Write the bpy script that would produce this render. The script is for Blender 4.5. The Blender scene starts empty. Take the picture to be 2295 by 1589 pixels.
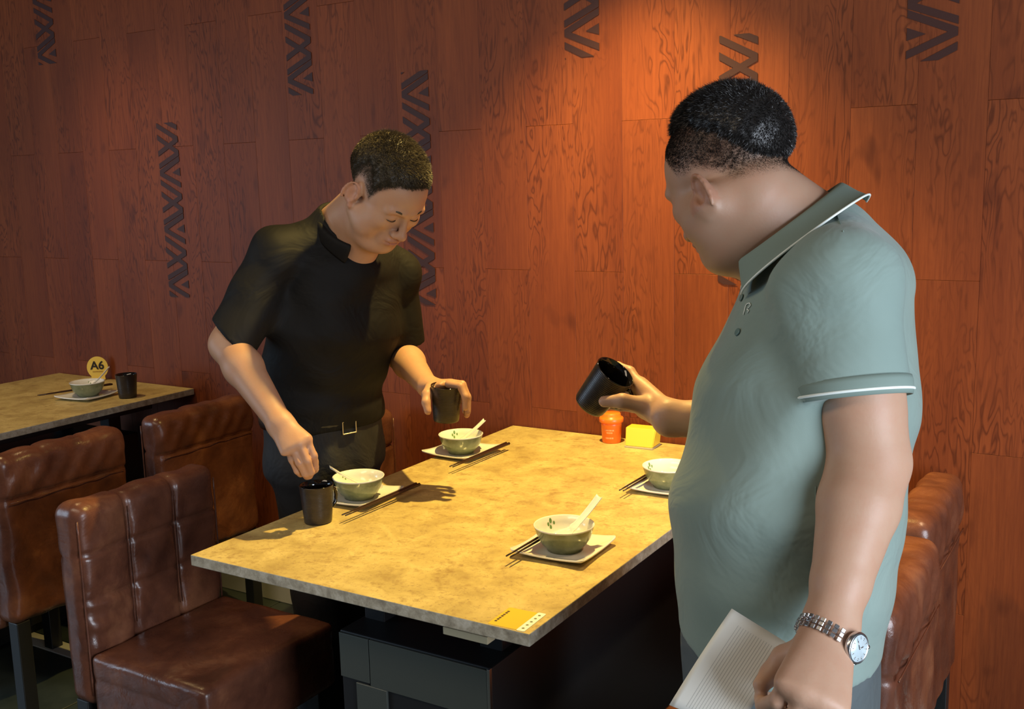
import bpy, bmesh, math, random
import numpy as np
from mathutils import Vector, Matrix
random.seed(7); rng = np.random.default_rng(7)
S = bpy.context.scene
COL = S.collection

# ------------------------------------------------------------------ camera, world, light, exposure
RIGHT = Vector((0.85260, 0.52192, -0.02587)); DOWN = Vector((0.06353, -0.15267, -0.98623)); FWD = Vector((-0.51869, 0.83922, -0.16332))
CAMP = Vector((1.608672, -2.601216, 1.47)); FPX = 2350.0
cd = bpy.data.cameras.new('camera'); cam = bpy.data.objects.new('camera', cd); COL.objects.link(cam)
cd.sensor_width = 36; cd.lens = 36 * FPX / 2295; cd.clip_start = .05
cam.matrix_world = Matrix.Translation(CAMP) @ Matrix((RIGHT, -DOWN, -FWD)).transposed().to_4x4()
S.camera = cam
def W(px, py, d):
    return np.array(CAMP + RIGHT * ((px - 1147.5) / FPX * d) + DOWN * ((py - 794.5) / FPX * d) + FWD * d)

w = bpy.data.worlds.new('world'); S.world = w; w.use_nodes = True
bg = w.node_tree.nodes['Background']; bg.inputs[0].default_value = (.75, .85, 1, 1); bg.inputs[1].default_value = WORLD = .08
S.view_settings.view_transform = 'Standard'; S.view_settings.look = 'None'
S.view_settings.exposure = 0; S.view_settings.gamma = 1; S.view_settings.use_curve_mapping = False

def light(name, kind, loc, target, power, color, **kw):
    d = bpy.data.lights.new(name, kind); o = bpy.data.objects.new(name, d); COL.objects.link(o)
    d.energy = power; d.color = color
    for k, v in kw.items(): setattr(d, k, v)
    o.location = loc
    o.rotation_euler = (Vector(target) - Vector(loc)).to_track_quat('-Z', 'Y').to_euler()
    return o
light('table_spot', 'SPOT', (.50, -.42, 2.42), (.42, -.44, .75), 235, (1, .70, .20), spot_size=math.radians(90), spot_blend=.80, shadow_soft_size=.022)
light('second_table_spot', 'SPOT', (-1.60, -.62, 2.42), (-1.50, -.55, .75), 38, (1, .68, .30), spot_size=math.radians(110), spot_blend=1, shadow_soft_size=.05)
light('chair_spot', 'SPOT', (1.75, -.75, 2.5), (1.3, -.45, .8), 85, (1, .66, .36), spot_size=math.radians(60), spot_blend=1, shadow_soft_size=.05)
light('window_daylight_right', 'AREA', (3.35, -2.25, 1.25), (1.35, -1.5, 1.1), 95, (.80, .88, 1), shape='RECTANGLE', size=1.3, size_y=1.3)
light('window_daylight_left', 'AREA', (-3.6, -3.2, 1.3), (-.4, -1.4, .6), 42, (.58, .78, 1), shape='RECTANGLE', size=1.6, size_y=1.4)
light('ceiling_panel_light', 'AREA', (-.5, -2.7, 2.7), (-.5, -1.0, .6), 30, (1, .80, .58), shape='RECTANGLE', size=3.0, size_y=.6)

# ------------------------------------------------------------------ helpers
def tag(o, label=None, cat=None, group=None, kind=None):
    if label: o['label'] = label
    if cat: o['category'] = cat
    if group: o['group'] = group
    if kind: o['kind'] = kind
    return o
def empty(name, loc, rz=0, **kw):
    o = bpy.data.objects.new(name, None); COL.objects.link(o); o.location = loc; o.rotation_euler = (0, 0, rz)
    o.empty_display_size = .05
    return tag(o, **kw)
def link(name, me, mat, parent=None, smooth=True, **kw):
    if smooth: me.shade_smooth()
    if mat is not None and not me.materials:
        me.materials.append(mat)
    o = bpy.data.objects.new(name, me); COL.objects.link(o)
    if parent is not None: o.parent = parent
    return tag(o, **kw)
def bm_obj(name, bm, mat, parent=None, smooth=True, **kw):
    me = bpy.data.meshes.new(name); bm.normal_update(); bm.to_mesh(me); bm.free()
    return link(name, me, mat, parent, smooth, **kw)
def world_to_parent(parent, arr):
    """points are given in the world; the parent is an Empty with a plain location"""
    return arr - np.array(parent.location)[None, :]
def bx(bm, x0, x1, y0, y1, z0, z1, bev=0, seg=2):
    r = bmesh.ops.create_cube(bm, size=1)
    vs = r['verts']
    for v in vs: v.co = Vector(((x0 + x1) / 2 + v.co.x * (x1 - x0), (y0 + y1) / 2 + v.co.y * (y1 - y0), (z0 + z1) / 2 + v.co.z * (z1 - z0)))
    if bev:
        es = list({e for v in vs for e in v.link_edges})
        bmesh.ops.bevel(bm, geom=es, offset=bev, segments=seg, profile=.5, affect='EDGES')
def flat_mesh(me): me.shade_flat()
def box_obj(name, dims, mat, parent=None, bev=.002, seg=2, smooth=False, **kw):
    bm = bmesh.new(); bx(bm, *dims, bev=bev, seg=seg)
    o = bm_obj(name, bm, mat, parent, smooth=False, **kw)
    return o
def lathe_mesh(name, prof, n=48, cap=False):
    bm = bmesh.new(); rings = []
    for r, z in prof:
        if r < 1e-6: rings.append([bm.verts.new((0, 0, z))])
        else: rings.append([bm.verts.new((r * math.cos(2 * math.pi * i / n), r * math.sin(2 * math.pi * i / n), z)) for i in range(n)])
    for a, b in zip(rings[:-1], rings[1:]):
        for i in range(n):
            j = (i + 1) % n
            if len(a) == 1 and len(b) == 1: continue
            if len(a) == 1: bm.faces.new((a[0], b[j], b[i]))
            elif len(b) == 1: bm.faces.new((a[i], a[j], b[0]))
            else: bm.faces.new((a[i], a[j], b[j], b[i]))
    bmesh.ops.recalc_face_normals(bm, faces=bm.faces)
    me = bpy.data.meshes.new(name); bm.to_mesh(me); bm.free(); me.shade_smooth()
    return me
def tube_mesh(name, pts, rad, n=8, closed=False):
    pts = [Vector(p) for p in pts]; m = len(pts)
    rads = rad if hasattr(rad, '__len__') else [rad] * m
    bm = bmesh.new(); rings = []
    t0 = None; up = None
    for i, p in enumerate(pts):
        if closed: t = (pts[(i + 1) % m] - pts[i - 1]).normalized()
        else: t = (pts[min(i + 1, m - 1)] - pts[max(i - 1, 0)]).normalized()
        if up is None:
            up = Vector((0, 0, 1)) if abs(t.z) < .9 else Vector((1, 0, 0))
        s = t.cross(up).normalized(); up = s.cross(t).normalized()
        rings.append([bm.verts.new(p + (s * math.cos(2 * math.pi * k / n) + up * math.sin(2 * math.pi * k / n)) * rads[i]) for k in range(n)])
    rr = rings + ([rings[0]] if closed else [])
    for a, b in zip(rr[:-1], rr[1:]):
        for k in range(n): bm.faces.new((a[k], a[(k + 1) % n], b[(k + 1) % n], b[k]))
    if not closed:
        bm.faces.new(rings[0][::-1]); bm.faces.new(rings[-1])
    bmesh.ops.recalc_face_normals(bm, faces=bm.faces)
    me = bpy.data.meshes.new(name); bm.to_mesh(me); bm.free(); me.shade_smooth()
    return me
def soft_box_mesh(name, dims, r, n=(10, 10, 10), disp=None):
    """rounded padded box: a gridded cube, rounded with radius r, then pushed along its normal by disp(p, n)"""
    x0, x1, y0, y1, z0, z1 = dims
    c = np.array([(x0 + x1) / 2, (y0 + y1) / 2, (z0 + z1) / 2]); hh = np.array([(x1 - x0) / 2, (y1 - y0) / 2, (z1 - z0) / 2])
    verts = []; faces = []; idx = {}
    def g(N): return np.linspace(-1, 1, N + 1)
    for ax in range(3):
        u, v = [(1, 2), (2, 0), (0, 1)][ax]
        gu, gv = g(n[u]), g(n[v])
        for s in (-1, 1):
            ids = np.zeros((len(gu), len(gv)), int)
            for i, a in enumerate(gu):
                for j, b in enumerate(gv):
                    p = [0, 0, 0]; p[ax] = s; p[u] = a; p[v] = b
                    k = tuple(round(q, 5) for q in p)
                    if k not in idx: idx[k] = len(verts); verts.append(p)
                    ids[i, j] = idx[k]
            for i in range(len(gu) - 1):
                for j in range(len(gv) - 1):
                    f = (ids[i, j], ids[i + 1, j], ids[i + 1, j + 1], ids[i, j + 1])
                    faces.append(f if s > 0 else f[::-1])
    P = np.array(verts, float) * hh
    inner = np.clip(P, -(hh - r), hh - r); d = P - inner
    L = np.linalg.norm(d, axis=1, keepdims=True); N = np.where(L > 1e-9, d / np.maximum(L, 1e-9), 0)
    # flat faces: normal is the outward axis
    Q = inner + N * r
    if disp is not None: Q = Q + N * disp(Q + c, N)[:, None]
    me = bpy.data.meshes.new(name); me.from_pydata((Q + c).tolist(), [], faces); me.update(); me.shade_smooth()
    return me
def children(o): return [c for c in bpy.data.objects if c.parent == o]
def copy_tree(o, parent=None):
    c = o.copy(); COL.objects.link(c); c.parent = parent
    for ch in children(o): copy_tree(ch, c)
    return c

# ------------------------------------------------------------------ materials
def mat(name, base=(.5, .5, .5), rough=.5, metal=0, spec=.5, build=None, **inp):
    m = bpy.data.materials.new(name); m.use_nodes = True; nt = m.node_tree; p = nt.nodes['Principled BSDF']
    p.inputs['Base Color'].default_value = (*base, 1); p.inputs['Roughness'].default_value = rough
    p.inputs['Metallic'].default_value = metal; p.inputs['Specular IOR Level'].default_value = spec
    for k, v in inp.items():
        p.inputs[k.replace('_', ' ')].default_value = v
    if build: build(nt, p)
    return m
class NB:
    def __init__(s, nt): s.nt = nt
    def n(s, t, **kw):
        x = s.nt.nodes.new(t)
        for k, v in kw.items(): setattr(x, k, v)
        return x
    def l(s, a, b): s.nt.links.new(a, b)
    def coord(s, scale=(1, 1, 1), kind='Object', rand=False):
        tc = s.n('ShaderNodeTexCoord'); mp = s.n('ShaderNodeMapping'); mp.inputs['Scale'].default_value = scale
        if rand:
            oi = s.n('ShaderNodeObjectInfo'); mu = s.n('ShaderNodeMath', operation='MULTIPLY'); s.l(oi.outputs['Random'], mu.inputs[0]); mu.inputs[1].default_value = 61.
            ad = s.n('ShaderNodeVectorMath', operation='ADD'); s.l(tc.outputs[kind], ad.inputs[0]); s.l(mu.outputs[0], ad.inputs[1]); s.l(ad.outputs[0], mp.inputs[0])
        else: s.l(tc.outputs[kind], mp.inputs[0])
        return mp.outputs[0]
    def noise(s, vec, scale, detail=4, rough=.6, dist=0):
        x = s.n('ShaderNodeTexNoise'); x.inputs['Scale'].default_value = scale; x.inputs['Detail'].default_value = detail
        x.inputs['Roughness'].default_value = rough; x.inputs['Distortion'].default_value = dist; s.l(vec, x.inputs['Vector']); return x.outputs['Fac']
    def ramp(s, fac, stops):
        r = s.n('ShaderNodeValToRGB'); el = r.color_ramp.elements
        while len(el) < len(stops): el.new(.5)
        for e, (p, c) in zip(el, stops): e.position = p; e.color = (*c, 1) if len(c) == 3 else c
        s.l(fac, r.inputs[0]); return r.outputs[0]
    def mix(s, fac, a, b, mode='MIX'):
        m = s.n('ShaderNodeMix', data_type='RGBA', blend_type=mode)
        for v, i in ((fac, 0), (a, 6), (b, 7)):
            if hasattr(v, 'links'): s.l(v, m.inputs[i])
            else: m.inputs[i].default_value = v if i == 0 else (*v, 1)
        return m.outputs[2]
    def bump(s, h, strength, dist, p, prev=None):
        b = s.n('ShaderNodeBump'); b.inputs['Strength'].default_value = strength; b.inputs['Distance'].default_value = dist
        s.l(h, b.inputs['Height'])
        if prev is not None: s.l(prev, b.inputs['Normal'])
        s.l(b.outputs[0], p.inputs['Normal']); return b.outputs[0]
    def maprange(s, v, a, b, c, d):
        m = s.n('ShaderNodeMapRange'); s.l(v, m.inputs[0])
        for i, x in zip((1, 2, 3, 4), (a, b, c, d)): m.inputs[i].default_value = x
        return m.outputs[0]

def b_plank(nt, p):
    b = NB(nt)
    v = b.coord((1, 1, 1), rand=True)
    sx = b.n('ShaderNodeMapping'); sx.inputs['Scale'].default_value = (1, 1, .20); b.l(v, sx.inputs[0])
    # cathedral grain: thin contour lines of a stretched noise
    f1 = b.noise(sx.outputs[0], 13, 3, .55, .35)
    mu = b.n('ShaderNodeMath', operation='MULTIPLY'); b.l(f1, mu.inputs[0]); mu.inputs[1].default_value = 17
    fr = b.n('ShaderNodeMath', operation='PINGPONG'); b.l(mu.outputs[0], fr.inputs[0]); fr.inputs[1].default_value = .5
    lines = b.maprange(fr.outputs[0], 0, .22, 1, 0)
    fine = b.n('ShaderNodeMapping'); fine.inputs['Scale'].default_value = (1, 1, .045); b.l(v, fine.inputs[0])
    f2 = b.noise(fine.outputs[0], 150, 4, .7)
    f3 = b.noise(sx.outputs[0], 5, 3, .5)
    kn = b.n('ShaderNodeMapping'); kn.inputs['Scale'].default_value = (1, 1, .42); b.l(v, kn.inputs[0])
    knots = b.noise(kn.outputs[0], 15, 2, .5)
    c = b.ramp(f3, [(.3, (.165, .037, .011)), (.7, (.245, .061, .017))])
    c = b.mix(b.maprange(f2, .35, .7, 0, .42), c, (.085, .018, .008))
    lf = b.n('ShaderNodeMath', operation='MULTIPLY'); b.l(lines, lf.inputs[0]); b.l(b.maprange(b.noise(sx.outputs[0], 7, 2, .5), .42, .60, .06, .88), lf.inputs[1])
    c = b.mix(lf.outputs[0], c, (.080, .018, .006))
    c = b.mix(b.maprange(knots, .63, .78, 0, .75), c, (.075, .017, .007))
    oi = b.n('ShaderNodeObjectInfo')
    br = b.n('ShaderNodeHueSaturation'); b.l(b.maprange(oi.outputs['Random'], 0, 1, .92, 1.08), br.inputs['Value']); b.l(c, br.inputs['Color'])
    b.l(br.outputs[0], p.inputs['Base Color'])
    b.bump(f2, .12, .002, p)
M = {}
M['plank'] = mat('stained_wood_plank', rough=.5, spec=.22, build=b_plank)
M['wallback'] = mat('dark_wall_core', (.03, .012, .008), .8)
M['motif'] = mat('dark_brown_print', (.045, .016, .014), .55, spec=.3)
def b_stone(nt, p):
    b = NB(nt); v = b.coord()
    c = b.ramp(b.noise(v, 9, 6, .65, .6), [(.30, (.36, .26, .095)), (.5, (.50, .385, .145)), (.70, (.64, .51, .21))])
    c = b.mix(b.maprange(b.noise(v, 34, 5, .7), .52, .72, 0, .80), c, (.27, .165, .06))
    c = b.mix(b.maprange(b.noise(v, 150, 3, .7), .54, .70, 0, .6), c, (.25, .16, .08))
    b.l(c, p.inputs['Base Color'])
    b.l(b.maprange(b.noise(v, 30, 3, .5), .3, .7, .38, .55), p.inputs['Roughness'])
    b.bump(b.noise(v, 90, 4, .6), .08, .001, p)
M['stone'] = mat('mottled_stone_top', rough=.45, spec=.4, build=b_stone)
def b_edge(nt, p):
    b = NB(nt); v = b.coord((1, 1, 1))
    c = b.ramp(b.noise(v, 45, 6, .7, .3), [(.3, (.20, .17, .12)), (.5, (.36, .32, .235)), (.72, (.56, .52, .42))])
    b.l(c, p.inputs['Base Color']); b.bump(b.noise(v, 120, 3, .6), .3, .002, p)
M['edge'] = mat('rough_stone_edge', rough=.6, build=b_edge)
def leather(c1, c2, c3):
    def f(nt, p):
        b = NB(nt); v = b.coord(rand=True)
        c = b.ramp(b.noise(v, 7, 6, .65, .3), [(.3, c1), (.55, c2), (.75, c3)])
        b.l(c, p.inputs['Base Color'])
        n1 = b.noise(v, 9, 3, .6, 1.4); st = b.bump(n1, .25, .012, p)
        vo = b.n('ShaderNodeTexVoronoi'); vo.inputs['Scale'].default_value = 420; b.l(v, vo.inputs['Vector'])
        b.bump(vo.outputs['Distance'], .10, .001, p, st)
        b.l(b.maprange(b.noise(v, 26, 4, .6), .3, .7, .22, .38), p.inputs['Roughness'])
    return f
M['leather'] = mat('brown_leather', rough=.33, spec=.5, build=leather((.062, .022, .014), (.135, .048, .026), (.25, .10, .048)))
M['leather_dark'] = mat('dark_brown_leather', rough=.33, spec=.5, build=leather((.040, .018, .015), (.068, .030, .023), (.11, .048, .032)))
M['black_leg'] = mat('black_painted_wood', (.012, .013, .013), .45)
M['chrome'] = mat('brushed_steel', (.62, .62, .63), .26, 1)
def b_floor(nt, p):
    b = NB(nt); v = b.coord(kind='Object')
    c = b.ramp(b.noise(v, 5, 6, .65), [(.3, (.022, .032, .031)), (.7, (.050, .064, .058))]); b.l(c, p.inputs['Base Color'])
M['floor'] = mat('dark_slate_tile', rough=.28, build=b_floor)
M['cream'] = mat('cream_tile', (.60, .60, .54), .35)
M['grout'] = mat('grout', (.05, .055, .05), .8)
M['ceil'] = mat('dark_ceiling_paint', (.10, .09, .08), .9)
M['base_panel'] = mat('grey_green_steel', (.075, .085, .075), .42, .3)
M['black'] = mat('black_lacquer', (.009, .009, .010), .5)
def b_cup(nt, p):
    b = NB(nt); v = b.coord()
    c = b.ramp(b.noise(v, 60, 4, .6), [(.3, (.016, .012, .010)), (.7, (.034, .026, .020))]); b.l(c, p.inputs['Base Color'])
    wv = b.n('ShaderNodeTexWave', wave_type='BANDS', bands_direction='Z'); wv.inputs['Scale'].default_value = 90; wv.inputs['Distortion'].default_value = .6; b.l(v, wv.inputs['Vector'])
    b.bump(wv.outputs['Fac'], .18, .001, p)
M['cup'] = mat('black_stoneware', rough=.34, build=b_cup)
M['cup_in'] = mat('black_glaze', (.006, .005, .005), .08, Coat_Weight=.5)
M['white'] = mat('white_ceramic', (.78, .78, .74), .12, Coat_Weight=.4)
def b_celadon(nt, p):
    b = NB(nt); v = b.coord()
    c = b.ramp(b.noise(v, 40, 4, .6), [(.3, (.13, .15, .075)), (.7, (.23, .25, .14))]); b.l(c, p.inputs['Base Color'])
M['celadon'] = mat('green_celadon_glaze', rough=.18, build=b_celadon)
M['leaf_print'] = mat('painted_leaf', (.16, .30, .10), .3)
M['stick'] = mat('dark_chopstick_wood', (.035, .014, .010), .35)
M['orange'] = mat('orange_plastic', (.95, .19, .015), .32, Subsurface_Weight=.0)
M['orange_print'] = mat('pale_orange_print', (1, .45, .16), .5)
M['yellow'] = mat('yellow_card', (.80, .58, .05), .35)
M['yellow_sign'] = mat('yellow_acrylic_sign', (.86, .62, .12), .3)
M['sticker'] = mat('yellow_sticker', (.78, .50, .05), .3)
M['ink'] = mat('dark_ink', (.02, .016, .012), .5)
M['gold'] = mat('brass_text', (.45, .28, .06), .4)
M['paper'] = mat('white_paper', (.74, .75, .70), .7)
M['line'] = mat('grey_print_line', (.42, .44, .42), .7)
M['pale_wood'] = mat('pale_wood', (.50, .42, .26), .6)
def b_skin(nt, p):
    b = NB(nt); at = b.n('ShaderNodeAttribute', attribute_name='Col'); v = b.coord()
    c = b.mix(b.maprange(b.noise(v, 30, 5, .65), .35, .7, 0, .22), at.outputs['Color'], (.42, .16, .09))
    b.l(c, p.inputs['Base Color']); st = b.bump(b.noise(v, 260, 3, .6), .15, .0012, p)
M['skin'] = mat('skin', rough=.50, spec=.40, build=b_skin, Subsurface_Weight=.12, Subsurface_Radius=(.012, .005, .003), Subsurface_Scale=.6)
def fabric(c1, c2, sc=900, rough=.8, fold=.35, fs=7):
    def f(nt, p):
        b = NB(nt); v = b.coord()
        c = b.ramp(b.noise(v, 6, 3, .5), [(.3, c1), (.7, c2)]); b.l(c, p.inputs['Base Color'])
        st = b.bump(b.noise(v, fs, 3, .55, 1.8), fold, .02, p)
        b.bump(b.noise(v, sc, 1, .5), .12, .0008, p, st)
    return f
M['black_shirt'] = mat('black_cotton', rough=.68, spec=.18, build=fabric((.0055, .0055, .0055), (.010, .0095, .009)))
M['black_trouser'] = mat('black_trouser_cloth', rough=.75, build=fabric((.007, .008, .010), (.012, .012, .013)))
M['green_shirt'] = mat('sage_polo_cotton', rough=.78, spec=.3, build=fabric((.195, .268, .240), (.232, .308, .275), fold=.28), Sheen_Weight=.15)
M['green_rib'] = mat('sage_ribbed_knit', (.18, .245, .215), .85)
M['white_trim'] = mat('white_piping', (.75, .82, .78), .7)
M['grey_trouser'] = mat('grey_trouser_cloth', rough=.75, build=fabric((.075, .095, .10), (.10, .12, .125)))
M['hair'] = mat('black_hair', (.012, .010, .009), .42, spec=.6)
M['hair_brown'] = mat('dark_brown_hair', (.050, .036, .018), .55, spec=.6)
M['eye_white'] = mat('eyeball', (.7, .66, .6), .2)
M['belt'] = mat('black_belt_leather', (.012, .011, .011), .3)
M['dial'] = mat('pale_blue_watch_dial', (.62, .74, .78), .25, .3)
M['button'] = mat('button', (.12, .2, .19), .4)

# ------------------------------------------------------------------ the setting
def struct(name, o): o.name = name; o['kind'] = 'structure'; return o
X0, X1 = -4.135, 2.765; FLOOR = 0.0; CEIL = 2.835
wall = empty('wall_back', (0, 0, 0), kind='structure')
core = box_obj('core', (X0, X1, .011, .12, 0, CEIL), M['wallback'], wall, bev=0)
pm = bpy.data.meshes.new('plank'); bm = bmesh.new(); bx(bm, -.07482, .07482, -.0, .010, -.40475, .40475, bev=.0005, seg=1); bm.to_mesh(pm); bm.free(); pm.materials.append(M['plank'])
def plank_part(zc, zlen, x):
    if abs(zlen - .81) < 1e-4: me = pm
    else:
        me = bpy.data.meshes.new('plank'); b2 = bmesh.new(); bx(b2, -.07482, .07482, 0, .010, -zlen / 2 + .0003, zlen / 2 - .0003, bev=.0005, seg=1); b2.to_mesh(me); b2.free(); me.materials.append(M['plank'])
    o = bpy.data.objects.new('plank', me); COL.objects.link(o); o.parent = wall; o.location = (x, 0.001, zc)
ncol = int(round((X1 - X0) / .15))
for c in range(ncol):
    xc = X0 + .075 + c * .15
    k = int(round((xc - .11) / .15))
    cuts = [0.0] + ([.81, 1.62, 2.43] if k % 2 == 0 else [.405, 1.215, 2.025]) + [CEIL]
    for a, b_ in zip(cuts[:-1], cuts[1:]): plank_part((a + b_) / 2, b_ - a, xc)
# printed zig-zag motifs, each a thin relief on its plank
def clip_poly(pts, lo, hi, ax):
    for s, lim in ((1, hi), (-1, lo)):
        out = []
        for i in range(len(pts)):
            a, b_ = pts[i - 1], pts[i]
            da, db = s * (lim - a[ax]), s * (lim - b_[ax])
            if da >= 0: out.append(a)
            if (da > 0 > db) or (da < 0 < db):
                t = da / (da - db); out.append((a[0] + (b_[0] - a[0]) * t, a[1] + (b_[1] - a[1]) * t))
        pts = out
        if len(pts) < 3: return []
    return pts
SEG = [((0, 0), (1, .24)), ((0, 0), (1, -.22)), ((0, -.16), (1, -.42)), ((0, -.37), (1, -.66)), ((1, -.42), (0, -.66)), ((1, -.66), (0, -.88))]
def motif(x0, width, zv, ztop, zbot, mirror=False, per=.2, th=.0165):
    bm = bmesh.new()
    lev = [0]
    def add(poly):
        poly = clip_poly(poly, zbot, ztop, 1); poly = clip_poly(poly, 0, width, 0) if poly else []
        if len(poly) < 3: return
        if mirror: poly = [(width - x, z) for x, z in poly][::-1]
        f = bm.faces.new([bm.verts.new((x0 + x, -.0003, z)) for x, z in poly])
        r = bmesh.ops.extrude_face_region(bm, geom=[f]); bmesh.ops.translate(bm, verts=[g for g in r['geom'] if isinstance(g, bmesh.types.BMVert)], vec=(0, -.0006 - .00005 * (lev[0] % 6), 0))
    for k in range(-12, 12):
        z0 = zv + k * per
        if z0 - per > ztop or z0 + per < zbot: continue
        for (u0, v0), (u1, v1) in SEG:
            a = Vector((u0 * width, z0 + v0 * per)); c = Vector((u1 * width, z0 + v1 * per)); d = (c - a).normalized(); a = a - d * .006; c = c + d * .02
            if u1 < u0: pass
            n = Vector((-d.y, d.x)) * th / 2
            add([tuple(a + n), tuple(a - n), tuple(c - n), tuple(c + n)]); lev[0] += 1
        add([(width, z0 + .085 * per), (width * .62, z0 + .0), (width, z0 - .06 * per)])
    bmesh.ops.recalc_face_normals(bm, faces=bm.faces)
    bm_obj('printed_motif', bm, M['motif'], wall, smooth=False)
motif(-1.465, .105, 1.53, 1.705, 1.085)
motif(-.365, .099, 1.735, 1.80, 1.10)
motif(-.822, .105, 1.81, 2.56, 1.76)
motif(.196, .105, 1.862, 2.7, 1.795)
motif(.637, .100, 1.84, 1.815, 1.19)
motif(1.087, .110, 1.775, 2.6, 1.715, mirror=True)
motif(-2.10, .110, 1.99, 2.6, 1.955)
# floor of slate tiles with a cream strip
fl = empty('floor', (0, 0, 0), kind='structure')
box_obj('screed', (-4.6, 4.2, -5.2, .0, -.06, -.004), M['grout'], fl, bev=0)
tm = bpy.data.meshes.new('tile'); bm = bmesh.new(); bx(bm, -.297, .297, -.297, .297, -.008, 0, bev=.0015, seg=1); bm.to_mesh(tm); bm.free(); tm.materials.append(M['floor'])
for i in range(14):
    for j in range(8):
        o = bpy.data.objects.new('tile', tm); COL.objects.link(o); o.parent = fl; o.location = (-4.3 + i * .6, -.30 - j * .6 - (.07 if j > 0 else 0), 0)
for i in range(12):
    box_obj('cream_strip_tile', (-4.6 + i * .6 + .003, -4.0 + i * .6 - .003, -.668, -.602, -.008, 0), M['cream'], fl, bev=.001, seg=1)
bb = box_obj('baseboard_back', (X0, X1, -.012, .0005, 0, .09), M['cream'], None, bev=.003); bb['kind'] = 'structure'
cl = box_obj('ceiling', (-4.6, 4.2, -5.2, .12, CEIL, CEIL + .1), M['ceil'], None, bev=0); cl['kind'] = 'structure'

# ------------------------------------------------------------------ tables
def make_table(x0, y0, first):
    """top 0.79 x 1.24, its far end against the wall"""
    r = empty('dining_table', (x0 + .393, y0 + .62, 0), label=first[0], cat='table', group=None)
    bm = bmesh.new(); bx(bm, -.393, .393, -.62, .616, .7275, .75, bev=.0016, seg=2)
    o = bm_obj('tabletop', bm, M['stone'], r, smooth=False); o.data.materials.append(M['edge'])
    for f in o.data.polygons:
        if abs(f.normal.z) < .5: f.material_index = 1
    box_obj('underframe', (-.30, .30, -.50, .50, .690, .7274), M['black'], r, bev=.002)
    box_obj('pedestal_cabinet', (-.122, .235, -.495, .48, .04, .60), M['black'], r, bev=.003)
    # front face of grey-green panels with dark recesses below
    box_obj('front_panel', (-.120, -.047, -.501, -.4952, .505, .597), M['base_panel'], r, bev=.001)
    bm = bmesh.new()
    bx(bm, -.045, .233, -.501, -.4952, .50, .597, bev=.001, seg=1); bx(bm, -.082, -.005, -.501, -.4952, .06, .4998, bev=.001, seg=1)
    bx(bm, .20, .233, -.501, -.4952, .06, .4998, bev=.001, seg=1)
    bm_obj('front_panel', bm, M['base_panel'], r, smooth=False)
    for sx in (-.09, .19):
        for sy in (-.40, .40): box_obj('post', (sx - .025, sx + .025, sy - .025, sy + .025, .598, .6905), M['black'], r)
    box_obj('plinth', (-.09, .20, -.44, .44, 0, .04), M['black_leg'], r)
    box_obj('corner_trim', (.231, .236, -.503, -.494, .05, .601), M['chrome'], r, bev=.0005)
    return r
t1 = make_table(0, -1.24, ['mottled tan stone-topped table the two men stand at'])
box_obj('wood_tab', (.20, .292, -.590, -.565, .697, .7105), M['pale_wood'], t1, bev=.001)
t2 = copy_tree(t1); t2.location = (-1.37 - .393, -.62, 0); t2['label'] = 'mottled tan stone-topped table at far left with the A6 sign'

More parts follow.
